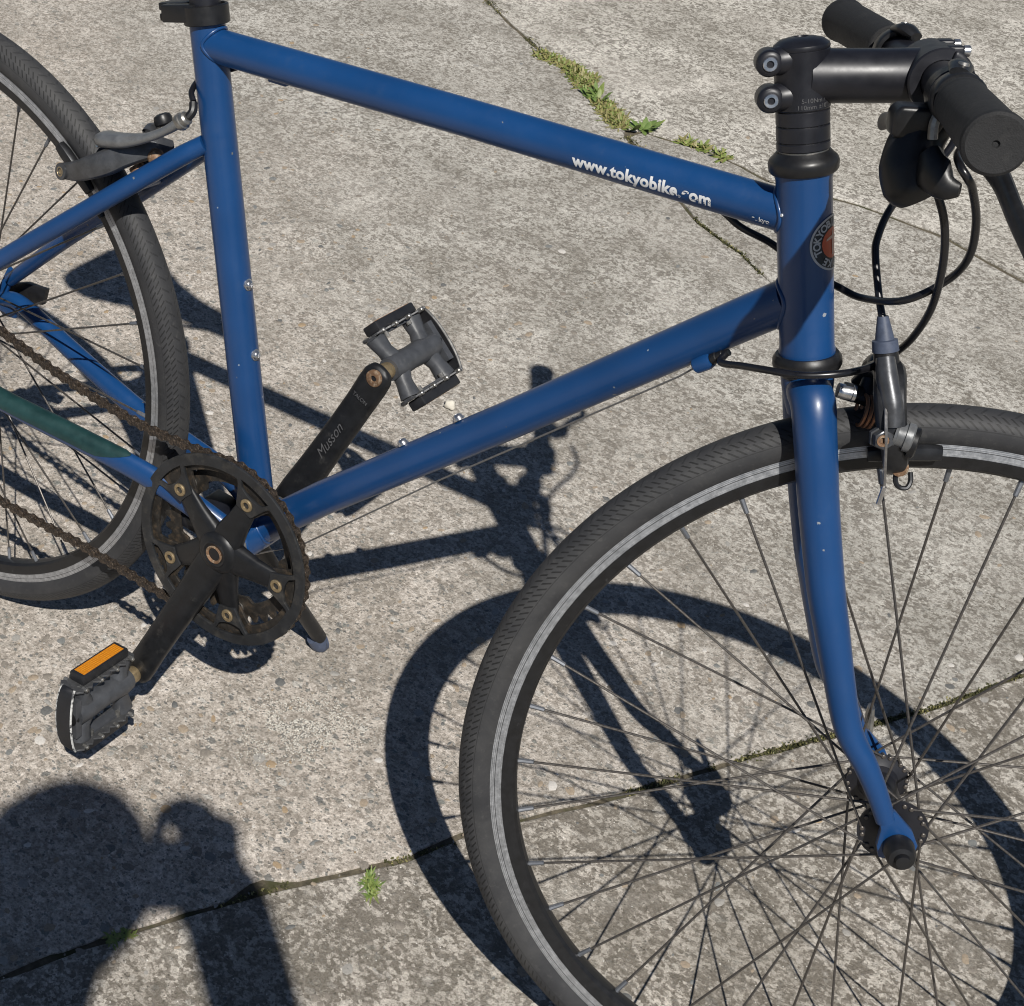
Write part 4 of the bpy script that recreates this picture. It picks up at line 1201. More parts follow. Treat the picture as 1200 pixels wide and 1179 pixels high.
def at_len(s):
    s = min(max(s, 0), cum[-1] - 1e-6)
    lo, hi = 0, len(cum) - 1
    while hi - lo > 1:
        m = (lo + hi) // 2
        if cum[m] <= s: lo = m
        else: hi = m
    t = (s - cum[lo]) / (cum[hi] - cum[lo]); return cp[lo].lerp(cp[hi], t)
pins = [at_len(i * pitch) for i in range(nl + 1)]
rol = MB()
for p in pins:
    rol.cyl(p + V(0, -.0037, 0), p + V(0, .0037, 0), .0019, 8); rol.cyl(p + V(0, -.0012, 0), p + V(0, .0012, 0), .0038, 10)
chain = rol.build("chain", M['chain'], bike, F0, label="rusty brown roller chain")
def plate_poly():
    pl = []
    h, r, w = pitch / 2, .0039, .0020
    for j in range(9):
        a = -2.2 + 4.4 * j / 8; pl.append((h + r * math.cos(a), r * math.sin(a)))
    pl.append((0, w))
    for j in range(9):
        a = math.pi - 2.2 + 4.4 * j / 8; pl.append((-h + r * math.cos(a), r * math.sin(a)))
    pl.append((0, -w)); return pl
lm = {}
for kind, off_ in (('outer', .0030), ('inner', .0018)):
    mb = MB()
    for s in (-1, 1): mb.prism(plate_poly(), V(0, s * off_ - .0005, 0), V(1, 0, 0), V(0, 0, 1), V(0, 1, 0), .001)
    lm[kind] = mb
first = {}
for i in range(nl):
    a, b_ = pins[i], pins[i + 1]
    x = (b_ - a).normalized(); z = x.cross(V(0, 1, 0)).normalized(); y = z.cross(x)
    Fm = F0 @ Matrix(((x.x, y.x, z.x, (a.x + b_.x) / 2), (x.y, y.y, z.y, (a.y + b_.y) / 2), (x.z, y.z, z.z, (a.z + b_.z) / 2), (0, 0, 0, 1)))
    k = 'outer' if i % 2 else 'inner'
    if k not in first: first[k] = lm[k].build("chain_link", M['chain'], chain, Fm).data
    else: inst("chain_link", first[k], chain, Fm)

# ---- rear derailleur (outside the picture, beside the rear hub)
rd = MB().tube([V(.006, -.062, -.016), V(.018, -.062, -.045), V(.022, -.046, -.080)], [.009, .011, .010], 14, smooth=4)
rd_o = rd.build("rear_derailleur", M['brake'], bike, F0)
for y in (-.0325, -.0235):
    MB().prism([(.020, -.085), (.036, -.085), (.036, -.155), (.026, -.165), (.014, -.158), (.016, -.12)], V(0, y - .0008, 0), V(1, 0, 0), V(0, 0, 1), V(0, 1, 0), .0016).build("derailleur_cage", M['dull_steel'], rd_o, F0)
for z, x in ((-.097, .0185), (-.1465, .0250)):
    MB().cyl(V(x, -.0305, z), V(x, -.0255, z), .0125, 20).build("jockey_wheel", M['plastic'], rd_o, F0)

# ---- front caliper brake (steered frame)
fb = MB()
fb.tube([V(-.1290, -.004, .3040), V(-.112, -.004, .3035)], .0062, 14)                       # centre bolt boss
fb.tube([V(-.1150, .012, .3060), V(-.1090, .000, .3240), V(-.1085, -.020, .3280), V(-.1080, -.036, .3180), V(-.1030, -.043, .3020), V(-.0960, -.044, .2880), V(-.0900, -.037, .2740), V(-.0860, -.027, .2660)], [.0078, .0098, .0104, .0104, .0098, .0092, .0082, .0064], 16, smooth=4, flat=.62, square=.6, up=(1, 0, .4))
front_brake = fb.build("front_brake", M['brake_dark'], bike, FS, label="dark dual-pivot caliper over the front tyre")
MB().tube([V(-.1150, -.010, .3000), V(-.1080, .012, .3250), V(-.1060, .032, .3140), V(-.0980, .040, .2900), V(-.0880, .032, .2720), V(-.0850, .024, .2660)], [.0065, .008, .0078, .0075, .0065, .0055], 14, smooth=4, flat=.6, up=(1, 0, .4)).build("caliper_arm", M['brake_dark'], front_brake, FS)
MB().tube([V(-.1160, -.026, .3390), V(-.1120, -.032, .3270), V(-.1060, -.040, .3130), V(-.1015, -.0445, .3000)], [.0078, .0098, .0100, .0080], 14, smooth=4, flat=.75).build("cable_arm", M['brake'], front_brake, FS)
MB().lathe(V(-.1330, -.006, .3040), V(1, 0, 0), [(0, .0052), (.009, .0052), (.0095, .0060), (.0115, .0060)], 16).build("mount_nut", M['steel'], front_brake, FS)
spg = MB()
for k in range(3):
    c = V(-.1165 + .0032 * k, -.012, .2960)
    spg.tube([c + V(.002 * math.sin(t * .5), .0100 * math.cos(t), .0105 * math.sin(t)) for t in [2 * math.pi * i / 24 for i in range(24)]], .0013, 8, closed=True)
spg.build("return_spring", M['copper'], front_brake, FS)
# cable: boot, bare wire, anchor bolt, crimped end
wp0 = V(-.1165, -.0145, .3470)
MB().lathe(V(-.1188, -.0120, .3524), V(.39, -.16, -1), [(-.010, .0036), (-.002, .0050), (.0055, .0062), (.0060, .0082), (.0135, .0086), (.014, .0076)], 24).build("cable_boot", M['boot'], front_brake, FS, label="blue-grey rubber boot")
MB().lathe(V(-.1135, -.0142, .3388), V(.39, -.16, -1), [(-.001, .0078), (.006, .0082), (.011, .0076), (.014, .0060)], 20).build("barrel_adjuster", M['plastic'], front_brake, FS)
MB().tube([V(-.1090, -.0185, .3270), V(-.1105, -.0330, .3220), V(-.1102, -.0470, .3109), V(-.1063, -.0530, .2960), V(-.0996, -.0510, .2752), V(-.0944, -.0475, .2596)], .0011, 8, smooth=4).build("cable_wire", M['wire'], front_brake, FS)
MB().tube([V(-.0944, -.0475, .2596), V(-.0935, -.0455, .2463)], .0017, 8).build("cable_end", M['steel'], front_brake, FS)
MB().lathe(V(-.1072, -.0440, .2915), V(.15, -1, .1), [(0, .0082), (.003, .0082), (.0032, .0070), (.0085, .0068), (.0090, .0060), (.0090, .0034), (.0060, .0030)], 6).build("anchor_bolt", M['brake'], front_brake, FS)
MB().lathe(V(-.1072, -.0525, .2920), V(.15, -1, .1), [(-.002, .0040), (.0012, .0040), (.0012, .0024), (-.001, .002)], 14).build("anchor_nut", M['rust'], front_brake, FS)
MB().lathe(V(-.0990, -.0440, .2960), V(1, -.25, 0), [(0, .0088), (.0015, .0092), (.0020, .0080), (.0065, .0082), (.0070, .0098), (.0110, .0098), (.0120, .0085)], 22).build("release_barrel", M['brake_silver'], front_brake, FS)
MB().lathe(V(-.0880, -.0440, .2930), V(1, -.25, 0), [(0, .0104), (.0040, .0106), (.0050, .0090)], 22).build("release_cap", M['plastic'], front_brake, FS)
pd = MB()
pa = [R(111), R(109), R(107), R(105), R(103), R(101.5)]
pd.tube([V(.2868 * math.cos(a), -.0165, .2868 * math.sin(a)) for a in pa], [.0048, .0058, .0058, .0058, .0058, .0050], 14, flat=.75, square=.8, up=(0, 0, 1))
pd.build("brake_shoe", M['brake_dark'], front_brake, FS)
MB().tube([V(.2868 * math.cos(a), .0165, .2868 * math.sin(a)) for a in pa], .0055, 12, flat=.75, square=.8, up=(0, 0, 1)).build("brake_shoe", M['brake_dark'], front_brake, FS)
MB().tube([V(-.0850, -.029, .2660), V(-.0835, -.0305, .2590), V(-.0800, -.0305, .2555), V(-.0750, -.0300, .2560), V(-.0735, -.028, .2605), V(-.0750, -.026, .2660)], .0017, 8, smooth=5).build("wheel_guide", M['brake_dark'], front_brake, FS)
MB().lathe(V(-.0845, -.0300, .2690), V(.1, -1, .1), [(0, .0058), (.003, .0058), (.0036, .0046), (.0036, .0026), (.001, .002)], 14).build("shoe_bolt", M['rust'], front_brake, FS)

# ---- rear caliper brake
rb = MB()
rb.tube([V(.2480, -.004, .2520), V(.2380, -.003, .2600), V(.2300, -.002, .2680)], .0066, 14)
rb.tube([V(.2640, .004, .2720), V(.2560, -.012, .2740), V(.2400, -.026, .2660), V(.2260, -.034, .2550), V(.2080, -.036, .2440), V(.1900, -.033, .2340), V(.1720, -.030, .2270)], [.0070, .0100, .0112, .0112, .0102, .0088, .0072], 16, smooth=4, flat=.62, square=.6, up=(-.6, 0, .8))
rear_brake = rb.build("rear_brake", M['brake'], bike, F0, label="grey dual-pivot caliper over the rear tyre")
MB().tube([V(.2400, .010, .2600), V(.2450, -.004, .2800), V(.2300, .024, .2700), V(.2080, .034, .2500), V(.1860, .032, .2340), V(.1720, .026, .2260)], [.0065, .008, .0085, .008, .0072, .006], 14, smooth=4, flat=.62, up=(-.6, 0, .8)).build("caliper_arm", M['brake'], rear_brake, F0)
MB().tube([V(.2100, -.018, .2690), V(.2180, -.028, .2720), V(.2420, -.032, .2800), V(.2640, -.0315, .2895), V(.2830, -.030, .3020), V(.2960, -.029, .3130)], [.0088, .0104, .0096, .0066, .0062, .0072], 16, smooth=4, flat=.62, square=.5).build("cable_arm", M['brake_silver'], rear_brake, F0)
adj = V(.2960, -.029, .3130); ad = V(.62, .06, .62).normalized()
MB().lathe(adj - ad * .002, ad, [(0, .0058), (.003, .0074), (.0065, .0074), (.0070, .0062), (.011, .0060), (.0125, .0046)], 18).build("barrel_adjuster", M['dull_steel'], rear_brake, F0)
MB().tube([V(.3030, -.0275, .3195), V(.3045, -.0240, .3250), V(.3015, -.0205, .3305)], .0036, 10, smooth=4).build("cable_boot", M['plastic'], rear_brake, F0)
MB().lathe(V(.2480, .012, .2850), V(-.5, 0, .8), [(0, .0050), (.002, .0080), (.006, .0084), (.0095, .0072), (.011, .004)], 18).build("release_cap", M['plastic'], rear_brake, F0)
MB().lathe(V(.2560, -.0120, .2730), V(.6, -.2, -.5), [(0, .0060), (.004, .0062), (.006, .0075), (.012, .0072), (.016, .0055)], 18).build("return_spring", M['rust'], rear_brake, F0)
MB().lathe(V(.2420, -.0140, .2520), V(.7, -.1, -.6), [(0, .0070), (.010, .0072), (.011, .0060)], 18).build("mount_nut", M['rust'], rear_brake, F0)
MB().lathe(V(.2120, -.0300, .2660), V(-.4, -.8, .5), [(0, .0035), (.0012, .0035), (.0014, .001)], 10).build("rivet", M['steel'], rear_brake, F0)
MB().lathe(V(.1760, -.0340, .2290), V(-.2, -1, .1), [(0, .0075), (.003, .0075), (.0034, .0050), (.0034, .0028), (.0010, .0024)], 16).build("shoe_bolt", M['brake'], rear_brake, F0)
MB().lathe(V(.1760, -.0340, .2290) + V(-.2, -1, .1).normalized() * .0022, V(-.2, -1, .1), [(-.001, .0044), (.0013, .0044), (.0015, .0036), (.0002, .0026)], 14).build("bolt_socket", M['brass'], rear_brake, F0)
for s in (-1, 1):
    pa = [R(47.5), R(50), R(52), R(54), R(56), R(57.5)]
    MB().tube([V(.2868 * math.cos(a), .0165 * s, .2868 * math.sin(a)) for a in pa], [.0048, .0060, .0060, .0060, .0060, .0050], 14, flat=.75, square=.8, up=(0, 0, 1)).build("brake_shoe", M['brake_dark'], rear_brake, F0)
    MB().tube([V(.2868 * math.cos(R(45)), .0175 * s, .2868 * math.sin(R(45))), V(.2868 * math.cos(R(42.5)), .0185 * s, .2868 * math.sin(R(42.5)))], [.0055, .003], 12).build("shoe_tip", M['brake_dark'], rear_brake, F0)

# ---- seat clamp, seat post, saddle (the saddle is above the picture; its shadow is in it)
cc = ST_T + st_dir * .004
cl = MB().lathe(cc - st_dir * .004, st_dir, [(0, .0160), (0, .0180), (.001, .0188), (.0150, .0188), (.016, .0180), (.016, .0160)], 36, close=True)
rearv = V(-st_dir.z, 0, st_dir.x)
for k, h in enumerate((.0020, .0105)):
    cl.box(cc + rearv * .030 + st_dir * h + V(0, 0, 0), rearv, V(0, 1, 0), st_dir, .0130, .0085, .0030)
for sy in (-1, 1):
    cl.box(cc + rearv * .0165 + st_dir * .0062 + V(0, .0125 * sy, 0), rearv, V(0, 1, 0), st_dir, .0165, .0048, .0070)
clamp = cl.build("seat_clamp", M['plastic'], bike, F0, bevel=.001)
MB().cyl(cc + rearv * .034 + V(0, -.012, 0) + st_dir * .006, cc + rearv * .034 + V(0, .012, 0) + st_dir * .006, .0035, 12).build("clamp_bolt", M['dull_steel'], clamp, F0)
post = MB().tube([ST_T - st_dir * .03, ST_T + st_dir * .105], .0128, 24).build("seat_post", M['black'], bike, F0)
sc_ = ST_T + st_dir * .128
sad = MB()
prof = [(-.135, .052, .006), (-.130, .064, .013), (-.115, .072, .018), (-.08, .074, .020), (-.04, .058, .020), (0, .038, .019), (.05, .024, .017), (.10, .019, .016), (.128, .017, .014), (.136, .012, .008)]
vs, fs = [], []; n_ = 20
for x, w, h in prof:
    for j in range(n_):
        a = 2 * math.pi * j / n_
        zz = h * math.sin(a); zz = zz if zz > 0 else zz * .9 - .012 * abs(math.cos(a)) ** 2
        vs.append(sc_ + V(x, w * math.cos(a), zz))
for i in range(len(prof) - 1):
    for j in range(n_): fs.append([i * n_ + j, i * n_ + (j + 1) % n_, (i + 1) * n_ + (j + 1) % n_, (i + 1) * n_ + j])
fs.append(list(range(n_))[::-1]); fs.append([(len(prof) - 1) * n_ + j for j in range(n_)])
sad.add(vs, fs)
saddle = sad.build("saddle", M['saddle'], bike, F0, sharp=50)
for s in (-1, 1):
    MB().tube([sc_ + V(-.11, .03 * s, -.012), sc_ + V(-.06, .024 * s, -.034), sc_ + V(.03, .022 * s, -.036), sc_ + V(.11, .008 * s, -.012)], .0035, 8, smooth=5).build("saddle_rail", M['dull_steel'], saddle, F0)
MB().box(sc_ + V(-.012, 0, -.034), (1, 0, 0), (0, 1, 0), (0, 0, 1), .022, .029, .012).build("rail_clamp", M['black'], saddle, F0, bevel=.003)

# ---- kickstand
ks = MB()
foot = V(.3985, .1660, -.2830)
ks.tube([V(.362, .030, -.060), V(.378, .036, -.085), V(.3900, .105, -.190), foot + V(0, -.004, .010)], [.0095, .0085, .0078, .0080], 16, smooth=4)
kick = ks.build("kickstand", M['crank'], bike, F0, label="black side stand with a worn grey foot")
rb_ = Rx.to_3x3().inverted()
up_l = rb_ @ V(0, 0, 1); fx = rb_ @ V(1, 0, 0); fy = rb_ @ V(0, 1, 0)
kf = V(.3985, .1672, -.2880)
MB().tube([kf + V(-.004, -.010, .016), kf + V(-.001, -.004, .008), kf + V(.001, .000, .005), kf + fx * .004 + fy * .006 + up_l * .0045], [.0085, .0105, .0110, .0075], 16, smooth=3, flat=.9).build("stand_foot", M['boot'], kick, F0)
MB().box(V(.355, 0, -.058), (1, 0, 0), (0, 1, 0), (0, 0, 1), .016, .030, .006).build("stand_bracket", M['black'], kick, F0, bevel=.002)

# ================================================================== PLANTS, PEBBLES, SAND
def blade_quad(mb, p, d, L, w, bend, segs=3):
    up_ = V(0, 0, 1)
    side = d.cross(up_)
    if side.length < 1e-3: side = V(1, 0, 0)
    side.normalize()
    vs = []
    for i in range(segs + 1):
        t = i / segs
        c = p + d * (L * t) + V(0, 0, -bend * L * t * t)
        if c.z < .0006: c.z = .0006
        ww = w * (math.sin(math.pi * (.12 + .86 * t)) ** .8)
        vs += [c - side * ww, c + V(0, 0, .15 * ww), c + side * ww]
    fs = []
    for i in range(segs):
        fs += [[i * 3, i * 3 + 1, i * 3 + 4, i * 3 + 3], [i * 3 + 1, i * 3 + 2, i * 3 + 5, i * 3 + 4]]
    mb.add(vs, fs)

def weed(name, spots, nleaf, size, wid, label, group=None, mats=('leaf', 'leaf2'), tilt=(.3, 1.2), cat="weed", ratio=.5):
    """a tuft: leaves spread from several rooting spots"""
    mb = MB()
    for k in range(nleaf):
        x, y, r = rnd.choice(spots)
        a = rnd.uniform(0, 2 * math.pi); rr = r * math.sqrt(rnd.random())
        p = V(x + rr * math.cos(a), y + rr * math.sin(a), -.003)
        az = rnd.uniform(0, 2 * math.pi); el = rnd.uniform(*tilt)
        d = V(math.cos(az) * math.cos(el), math.sin(az) * math.cos(el), math.sin(el))
        mb.mat = 0 if rnd.random() < ratio else 1
        blade_quad(mb, p, d, size * rnd.uniform(.45, 1.15), wid * rnd.uniform(.6, 1.3), rnd.uniform(.1, .6))
    base = V(spots[0][0], spots[0][1], 0)
    mb.v = [v - base for v in mb.v]
    me_o = mb.build(name, [M[m] for m in mats], None, Matrix.Identity(4), sharp=0)
    me_o.location = base
    return tag(me_o, label, cat, group)

G = "weeds growing in the slab joints"
weed("weed", [(-.165, 1.527, .020), (-.14, 1.524, .018), (-.118, 1.522, .016)], 420, .015, .0019, "low yellowish weed clump, farthest up the joint behind the top tube", G, ratio=.4, tilt=(.2, 1.4))
weed("weed", [(-.100, 1.515, .018), (-.075, 1.494, .022), (-.050, 1.474, .020), (-.06, 1.50, .02)], 620, .018, .0020, "dense green weed strip in the middle of the joint behind the top tube", G, ratio=.45, tilt=(.2, 1.45))
weed("weed", [(-.020, 1.449, .010), (-.006, 1.438, .009)], 34, .032, .0042, "broad-leaved bright green rosette in the weedy joint", G, mats=('broad', 'leaf'), ratio=.85, tilt=(.35, 1.2))
weed("weed", [(.010, 1.432, .018), (.030, 1.415, .022), (.050, 1.400, .022), (.066, 1.386, .016)], 640, .017, .0019, "olive small-leaved weed beside the corner of the joint", G, ratio=.35, tilt=(.2, 1.45))
weed("weed", [(.098, 1.392, .010), (.110, 1.398, .008)], 24, .040, .0045, "long-leaved green weed at the end of the strip above the lettering", G, mats=('broad', 'leaf'), ratio=.7, tilt=(.25, 1.1))
weed("weed", [(.180, 1.404, .010), (.205, 1.405, .012), (.245, 1.402, .012)], 170, .021, .0024, "small separate weed right of the strip near the stem", G, ratio=.55)
weed("weed", [(.6170, -.0900, .0055), (.6120, -.0850, .0045), (.622, -.096, .004)], 170, .013, .0009, "small bright grass tuft in the front joint left of the front tyre", G, mats=('broad', 'leaf'), ratio=.5, tilt=(.3, 1.4), cat="grass tuft")
weed("weed", [(.4713, -.2800, .006), (.478, -.268, .006)], 90, .009, .0010, "dark grass sprig inside the photographer's shadow", G, ratio=.9, cat="grass tuft")
weed("weed", [(-.56, 1.79, .030), (-.61, 1.826, .022)], 300, .018, .0022, "moss-like weed at the very top edge of the view", G, ratio=.3)

# moss and crumbs lying in the joints
def moss(pts, dens, width, hgt, lo=0, hi=1):
    mb = MB()
    for a, b_ in zip(pts[:-1], pts[1:]):
        a, b_ = V(*a, 0), V(*b_, 0); L = (b_ - a).length
        d = (b_ - a).normalized(); nn = V(-d.y, d.x, 0)
        for k in range(int(L * dens)):
            p = a + (b_ - a) * rnd.random()
            if mnoise.noise(p * 9 + V(2, 5, 1)) + .25 * mnoise.noise(p * 40) < lo: continue
            p = p + nn * rnd.gauss(0, width) + V(0, 0, -.006 + rnd.random() * hgt)
            r = rnd.uniform(.0010, .0026)
            az = rnd.uniform(0, 6.28); el = rnd.uniform(-.2, 1.2)
            e1 = V(math.cos(az) * math.cos(el), math.sin(az) * math.cos(el), math.sin(el)); e2 = e1.cross(V(.3, .2, .9)).normalized()
            mb.mat = 0 if rnd.random() < .8 else 1
            mb.add([p - e2 * r * .5, p + e1 * r - e2 * r * .35, p + e1 * r * 1.4, p + e1 * r + e2 * r * .35, p + e2 * r * .5], [[0, 1, 2, 3, 4]])
    return mb
mo = moss([(.70, .08), (.7322, .1277), (.7827, .2097), (.8197, .2679), (.8636, .3354), (.9498, .4657), (1.0053, .5706), (1.06, .66)], 8500, .0026, .0065, .0)
mo2 = moss([(.42, -.37), (.4931, -.2392), (.5446, -.1567), (.5633, -.1297), (.6267, -.0417), (.70, .08)], 4500, .0022, .006, .08)
mo3 = moss(J2[2:8], 5000, .006, .008, -.1)
mo4 = moss([(.30, 1.197), (.3132, 1.1866), (.3682, 1.1609), (.4014, 1.1493), (.4273, 1.129), (.45, 1.115)], 9000, .0020, .0075, -.5)
mo5 = moss([(.095, 1.36), (.13, 1.335)], 9000, .006, .007, -1)
for q in (mo2, mo3, mo4, mo5): mo.add(q.v, q.f); mo.m[-len(q.f):] = q.m
mo.build("moss", [M['moss'], M['leaf2']], None, Matrix.Identity(4), sharp=0, kind="stuff", label="olive moss and crumbs filling the joints between the slabs", category="moss") if False else tag(mo.build("moss", [M['moss'], M['leaf2']], None, Matrix.Identity(4), sharp=0), "olive moss and crumbs filling the joints between the slabs", "moss", None, "stuff")

STONES = [simple("tan_stone", (.31, .25, .185), .7, 0, .25, 500), simple("brown_grey_stone", (.22, .195, .165), .7, 0, .25, 500), simple("grey_stone", (.31, .295, .27), .65, 0, .2, 500),
          simple("dark_stone", (.13, .13, .125), .6, 0, .25, 500), simple("ochre_stone", (.33, .245, .155), .7, 0, .25, 500), simple("pale_stone", (.55, .52, .48), .7, 0, .15, 500), simple("blue_grey_stone", (.185, .188, .18), .6, 0, .2, 500)]
agg = MB()
for k in range(8000):
    x, y = rnd.uniform(-.55, 1.3), rnd.uniform(-.42, 1.55)
    q = y + .45 * x + .5 * mnoise.noise(V(x * 2.3, y * 2.3, 4))
    near = (x - .42) * .85 - (y + .37) * .53 > 0            # on the near slab
    dens = 1.0 if q < .45 else max(.10, 1 - (q - .45) * 1.5)
    if near: dens = .22
    if rnd.random() > dens: continue
    if V(x - .452, y - .015, 0).length < .03: continue
    r = .0014 + .0052 * rnd.random() ** 2.6
    e = rnd.uniform(.45, .95); rot = rnd.uniform(0, math.pi)
    n_ = rnd.choice((6, 7, 8)); vs = []
    jitter = [rnd.uniform(.78, 1.18) for _ in range(n_)]
    hgt = rnd.uniform(.0002, .0007)
    for sc_i, z in ((1.0, .00012), (.82, hgt)):
        for j in range(n_):
            a = 2 * math.pi * j / n_
            px_, py_ = r * math.cos(a) * jitter[j] * sc_i, r * e * math.sin(a) * jitter[j] * sc_i
            vs.append((x + px_ * math.cos(rot) - py_ * math.sin(rot), y + px_ * math.sin(rot) + py_ * math.cos(rot), z))
    agg.mat = rnd.choices(range(7), (24, 34, 22, 9, 5, 7, 9))[0]
    agg.add(vs, [[j, (j + 1) % n_, n_ + (j + 1) % n_, n_ + j] for j in range(n_)] + [list(range(n_, 2 * n_))])
tag(agg.build("aggregate_pebbles", STONES, None, Matrix.Identity(4), sharp=50), "small worn stones showing in the surface of the concrete", "pebbles", None, "stuff")

def rock(name, p, r, mat, label, cat, squash=.7, seed=0):
    bm = bmesh.new(); bmesh.ops.create_icosphere(bm, subdivisions=3, radius=1)
    for v in bm.verts:
        k = 1 + .35 * mnoise.noise(v.co * 1.3 + V(seed, 0, 0)) + .12 * mnoise.noise(v.co * 4 + V(seed, 2, 0))
        v.co = V(v.co.x * r * k, v.co.y * r * k * .8, v.co.z * r * k * squash)
    z0 = min(v.co.z for v in bm.verts)
    for v in bm.verts: v.co.z -= z0 * .8
    o = bm_obj(name, bm, mat, None, Matrix.Identity(4), 0)
    o.location = p
    return tag(o, label, cat)
rock("pebble", (.2748, .5582, 0), .0078, M['stone'], "pale loose pebble lying just above the down tube by the far pedal", "pebble", .8, 3)

sand = MB()
def grain(p, r, mat):
    sand.mat = mat
    a = rnd.uniform(0, 6.28); c, s = math.cos(a) * r, math.sin(a) * r
    z = p.z
    sand.add([V(p.x + c, p.y + s, z), V(p.x - s, p.y + c, z), V(p.x - c, p.y - s, z), V(p.x + s, p.y - c, z), V(p.x + rnd.uniform(-.3, .3) * r, p.y, z + r * .9)], [[0, 1, 4], [1, 2, 4], [2, 3, 4], [3, 0, 4]])
for k in range(4200):
    u, w = rnd.gauss(0, 1), rnd.gauss(0, 1)
    p = V(.452, .015, .0003) + V(.60, .80, 0) * (u * .036) + V(.8, -.6, 0) * (w * .022)
    if mnoise.noise(p * 45) < -.15: continue
    grain(p, rnd.uniform(.0004, .0011), 0 if rnd.random() < .6 else 1)
for k in range(5000):                                    # loose grit everywhere
    p = V(rnd.uniform(-.4, 1.25), rnd.uniform(-.4, 1.6), .0003)
    if mnoise.noise(p * 6) < -.05: continue
    grain(p, rnd.uniform(.0004, .0012), 0 if rnd.random() < .5 else 1)
tag(sand.build("sand", [M['sand_l'], M['sand_d']], None, Matrix.Identity(4), sharp=0), "fine grit scattered on the concrete, thickest in a patch beside the front wheel's shadow", "sand", None, "stuff")

# ================================================================== THE PHOTOGRAPHER (behind the camera; only the shadow is in the picture)
CAMP = V(1.0744, -.8645, 1.2498)
fh = V(-.583, .812, 0); rh = V(.812, .583, 0)
def pp(f, r, z): return V(CAMP.x, CAMP.y, 0) + fh * f + rh * r + V(0, 0, z)
person = empty("person")
person.location = pp(-.40, -.10, 0)
FR[person.name] = Matrix.Identity(4)
tag(person, "photographer in a dark jacket holding a camera, seen as a shadow on the concrete", "person")
def P_(f, r, z): return pp(f, r, z) - person.location
def skinned(name, nodes, edges, mat, root=0, sub=2, parent=person):
    me = bpy.data.meshes.new(name)
    me.from_pydata([tuple(n[0]) for n in nodes], edges, [])
    o = link(bpy.data.objects.new(name, me)); 
    md = o.modifiers.new("skin", 'SKIN'); md.use_smooth_shade = True
    for i, n in enumerate(nodes):
        rr = n[1] if isinstance(n[1], tuple) else (n[1], n[1])
        me.skin_vertices[0].data[i].radius = rr
        me.skin_vertices[0].data[i].use_root = (i == root)
    ms = o.modifiers.new("sub", 'SUBSURF'); ms.levels = sub; ms.render_levels = sub
    dg = bpy.context.evaluated_depsgraph_get()
    m2 = bpy.data.meshes.new_from_object(o.evaluated_get(dg))
    bpy.data.objects.remove(o); bpy.data.meshes.remove(me)
    m2.name = name; m2.materials.clear(); m2.materials.append(mat)
    finish(m2, 0)
    o = link(bpy.data.objects.new(name, m2)); put(o, parent, Matrix.Identity(4) if parent else None)
    return o
HD = (-.225, -.027, 1.508)
nodes = [(P_(-.44, -.11, .93), .150), (P_(-.43, -.10, 1.10), .150), (P_(-.39, -.10, 1.27), .150), (P_(-.35, -.145, 1.36), .095), (P_(-.31, -.09, 1.405), .055), (P_(-.27, -.05, 1.45), .060), (P_(-.23, -.028, 1.515), .078), (P_(-.235, -.027, 1.565), .055),
         (P_(-.34, .02, 1.370), .060), (P_(-.22, .158, 1.120), .044), (P_(-.15, .130, 1.203), .042), (P_(-.088, .104, 1.258), .044), (P_(-.050, .082, 1.312), .044),
         (P_(-.35, -.31, 1.350), .060), (P_(-.28, -.27, 1.10), .050), (P_(-.17, -.16, 1.150), .040), (P_(-.085, -.085, 1.215), .029), (P_(-.060, -.060, 1.235), .025),
         (P_(-.44, -.07, .84), .10), (P_(-.42, -.04, .47), .066), (P_(-.45, -.03, .09), .042), (P_(-.35, -.02, .035), .035),
         (P_(-.44, -.26, .84), .10), (P_(-.42, -.29, .47), .066), (P_(-.46, -.30, .09), .042), (P_(-.36, -.32, .035), .035)]
edges = [(0, 1), (1, 2), (2, 3), (3, 4), (4, 5), (5, 6), (6, 7), (3, 8), (8, 9), (9, 10), (10, 11), (11, 12), (3, 13), (13, 14), (14, 15), (15, 16), (16, 17), (0, 18), (18, 19), (19, 20), (20, 21), (0, 22), (22, 23), (23, 24), (24, 25)]
skinned("body", nodes, edges, M['cloth'])
# hair over the head, face details
bm = bmesh.new(); bmesh.ops.create_icosphere(bm, subdivisions=4, radius=1)
for v in bm.verts:
    k = 1 + .05 * mnoise.noise(v.co * 9)
    v.co = V(v.co.x * .084 * k, v.co.y * .092 * k, v.co.z * .096 * k)
for f in [f for f in bm.faces if f.calc_center_median().dot(fh) > .035 and f.calc_center_median().z < .03]: bm.faces.remove(f)
hair = bm_obj("hair", bm, M['hair'], person, Matrix.Translation(P_(HD[0] - .012, HD[1], 1.530)), 0)
fc = bmesh.new(); bmesh.ops.create_icosphere(fc, subdivisions=4, radius=1)
for v in fc.verts:
    c = v.co.copy(); v.co = V(c.x * .074, c.y * .082, c.z * .108)
    d = c.dot(fh); s_ = c.dot(rh)
    nose = math.exp(-((s_ / .16) ** 2 + ((c.z + .15) / .2) ** 2)) * (1 if d > 0 else 0)
    v.co += fh * (.020 * nose)
face = bm_obj("head", fc, M['skin'], person, Matrix.Translation(P_(HD[0] + .008, HD[1], 1.508)), 0)
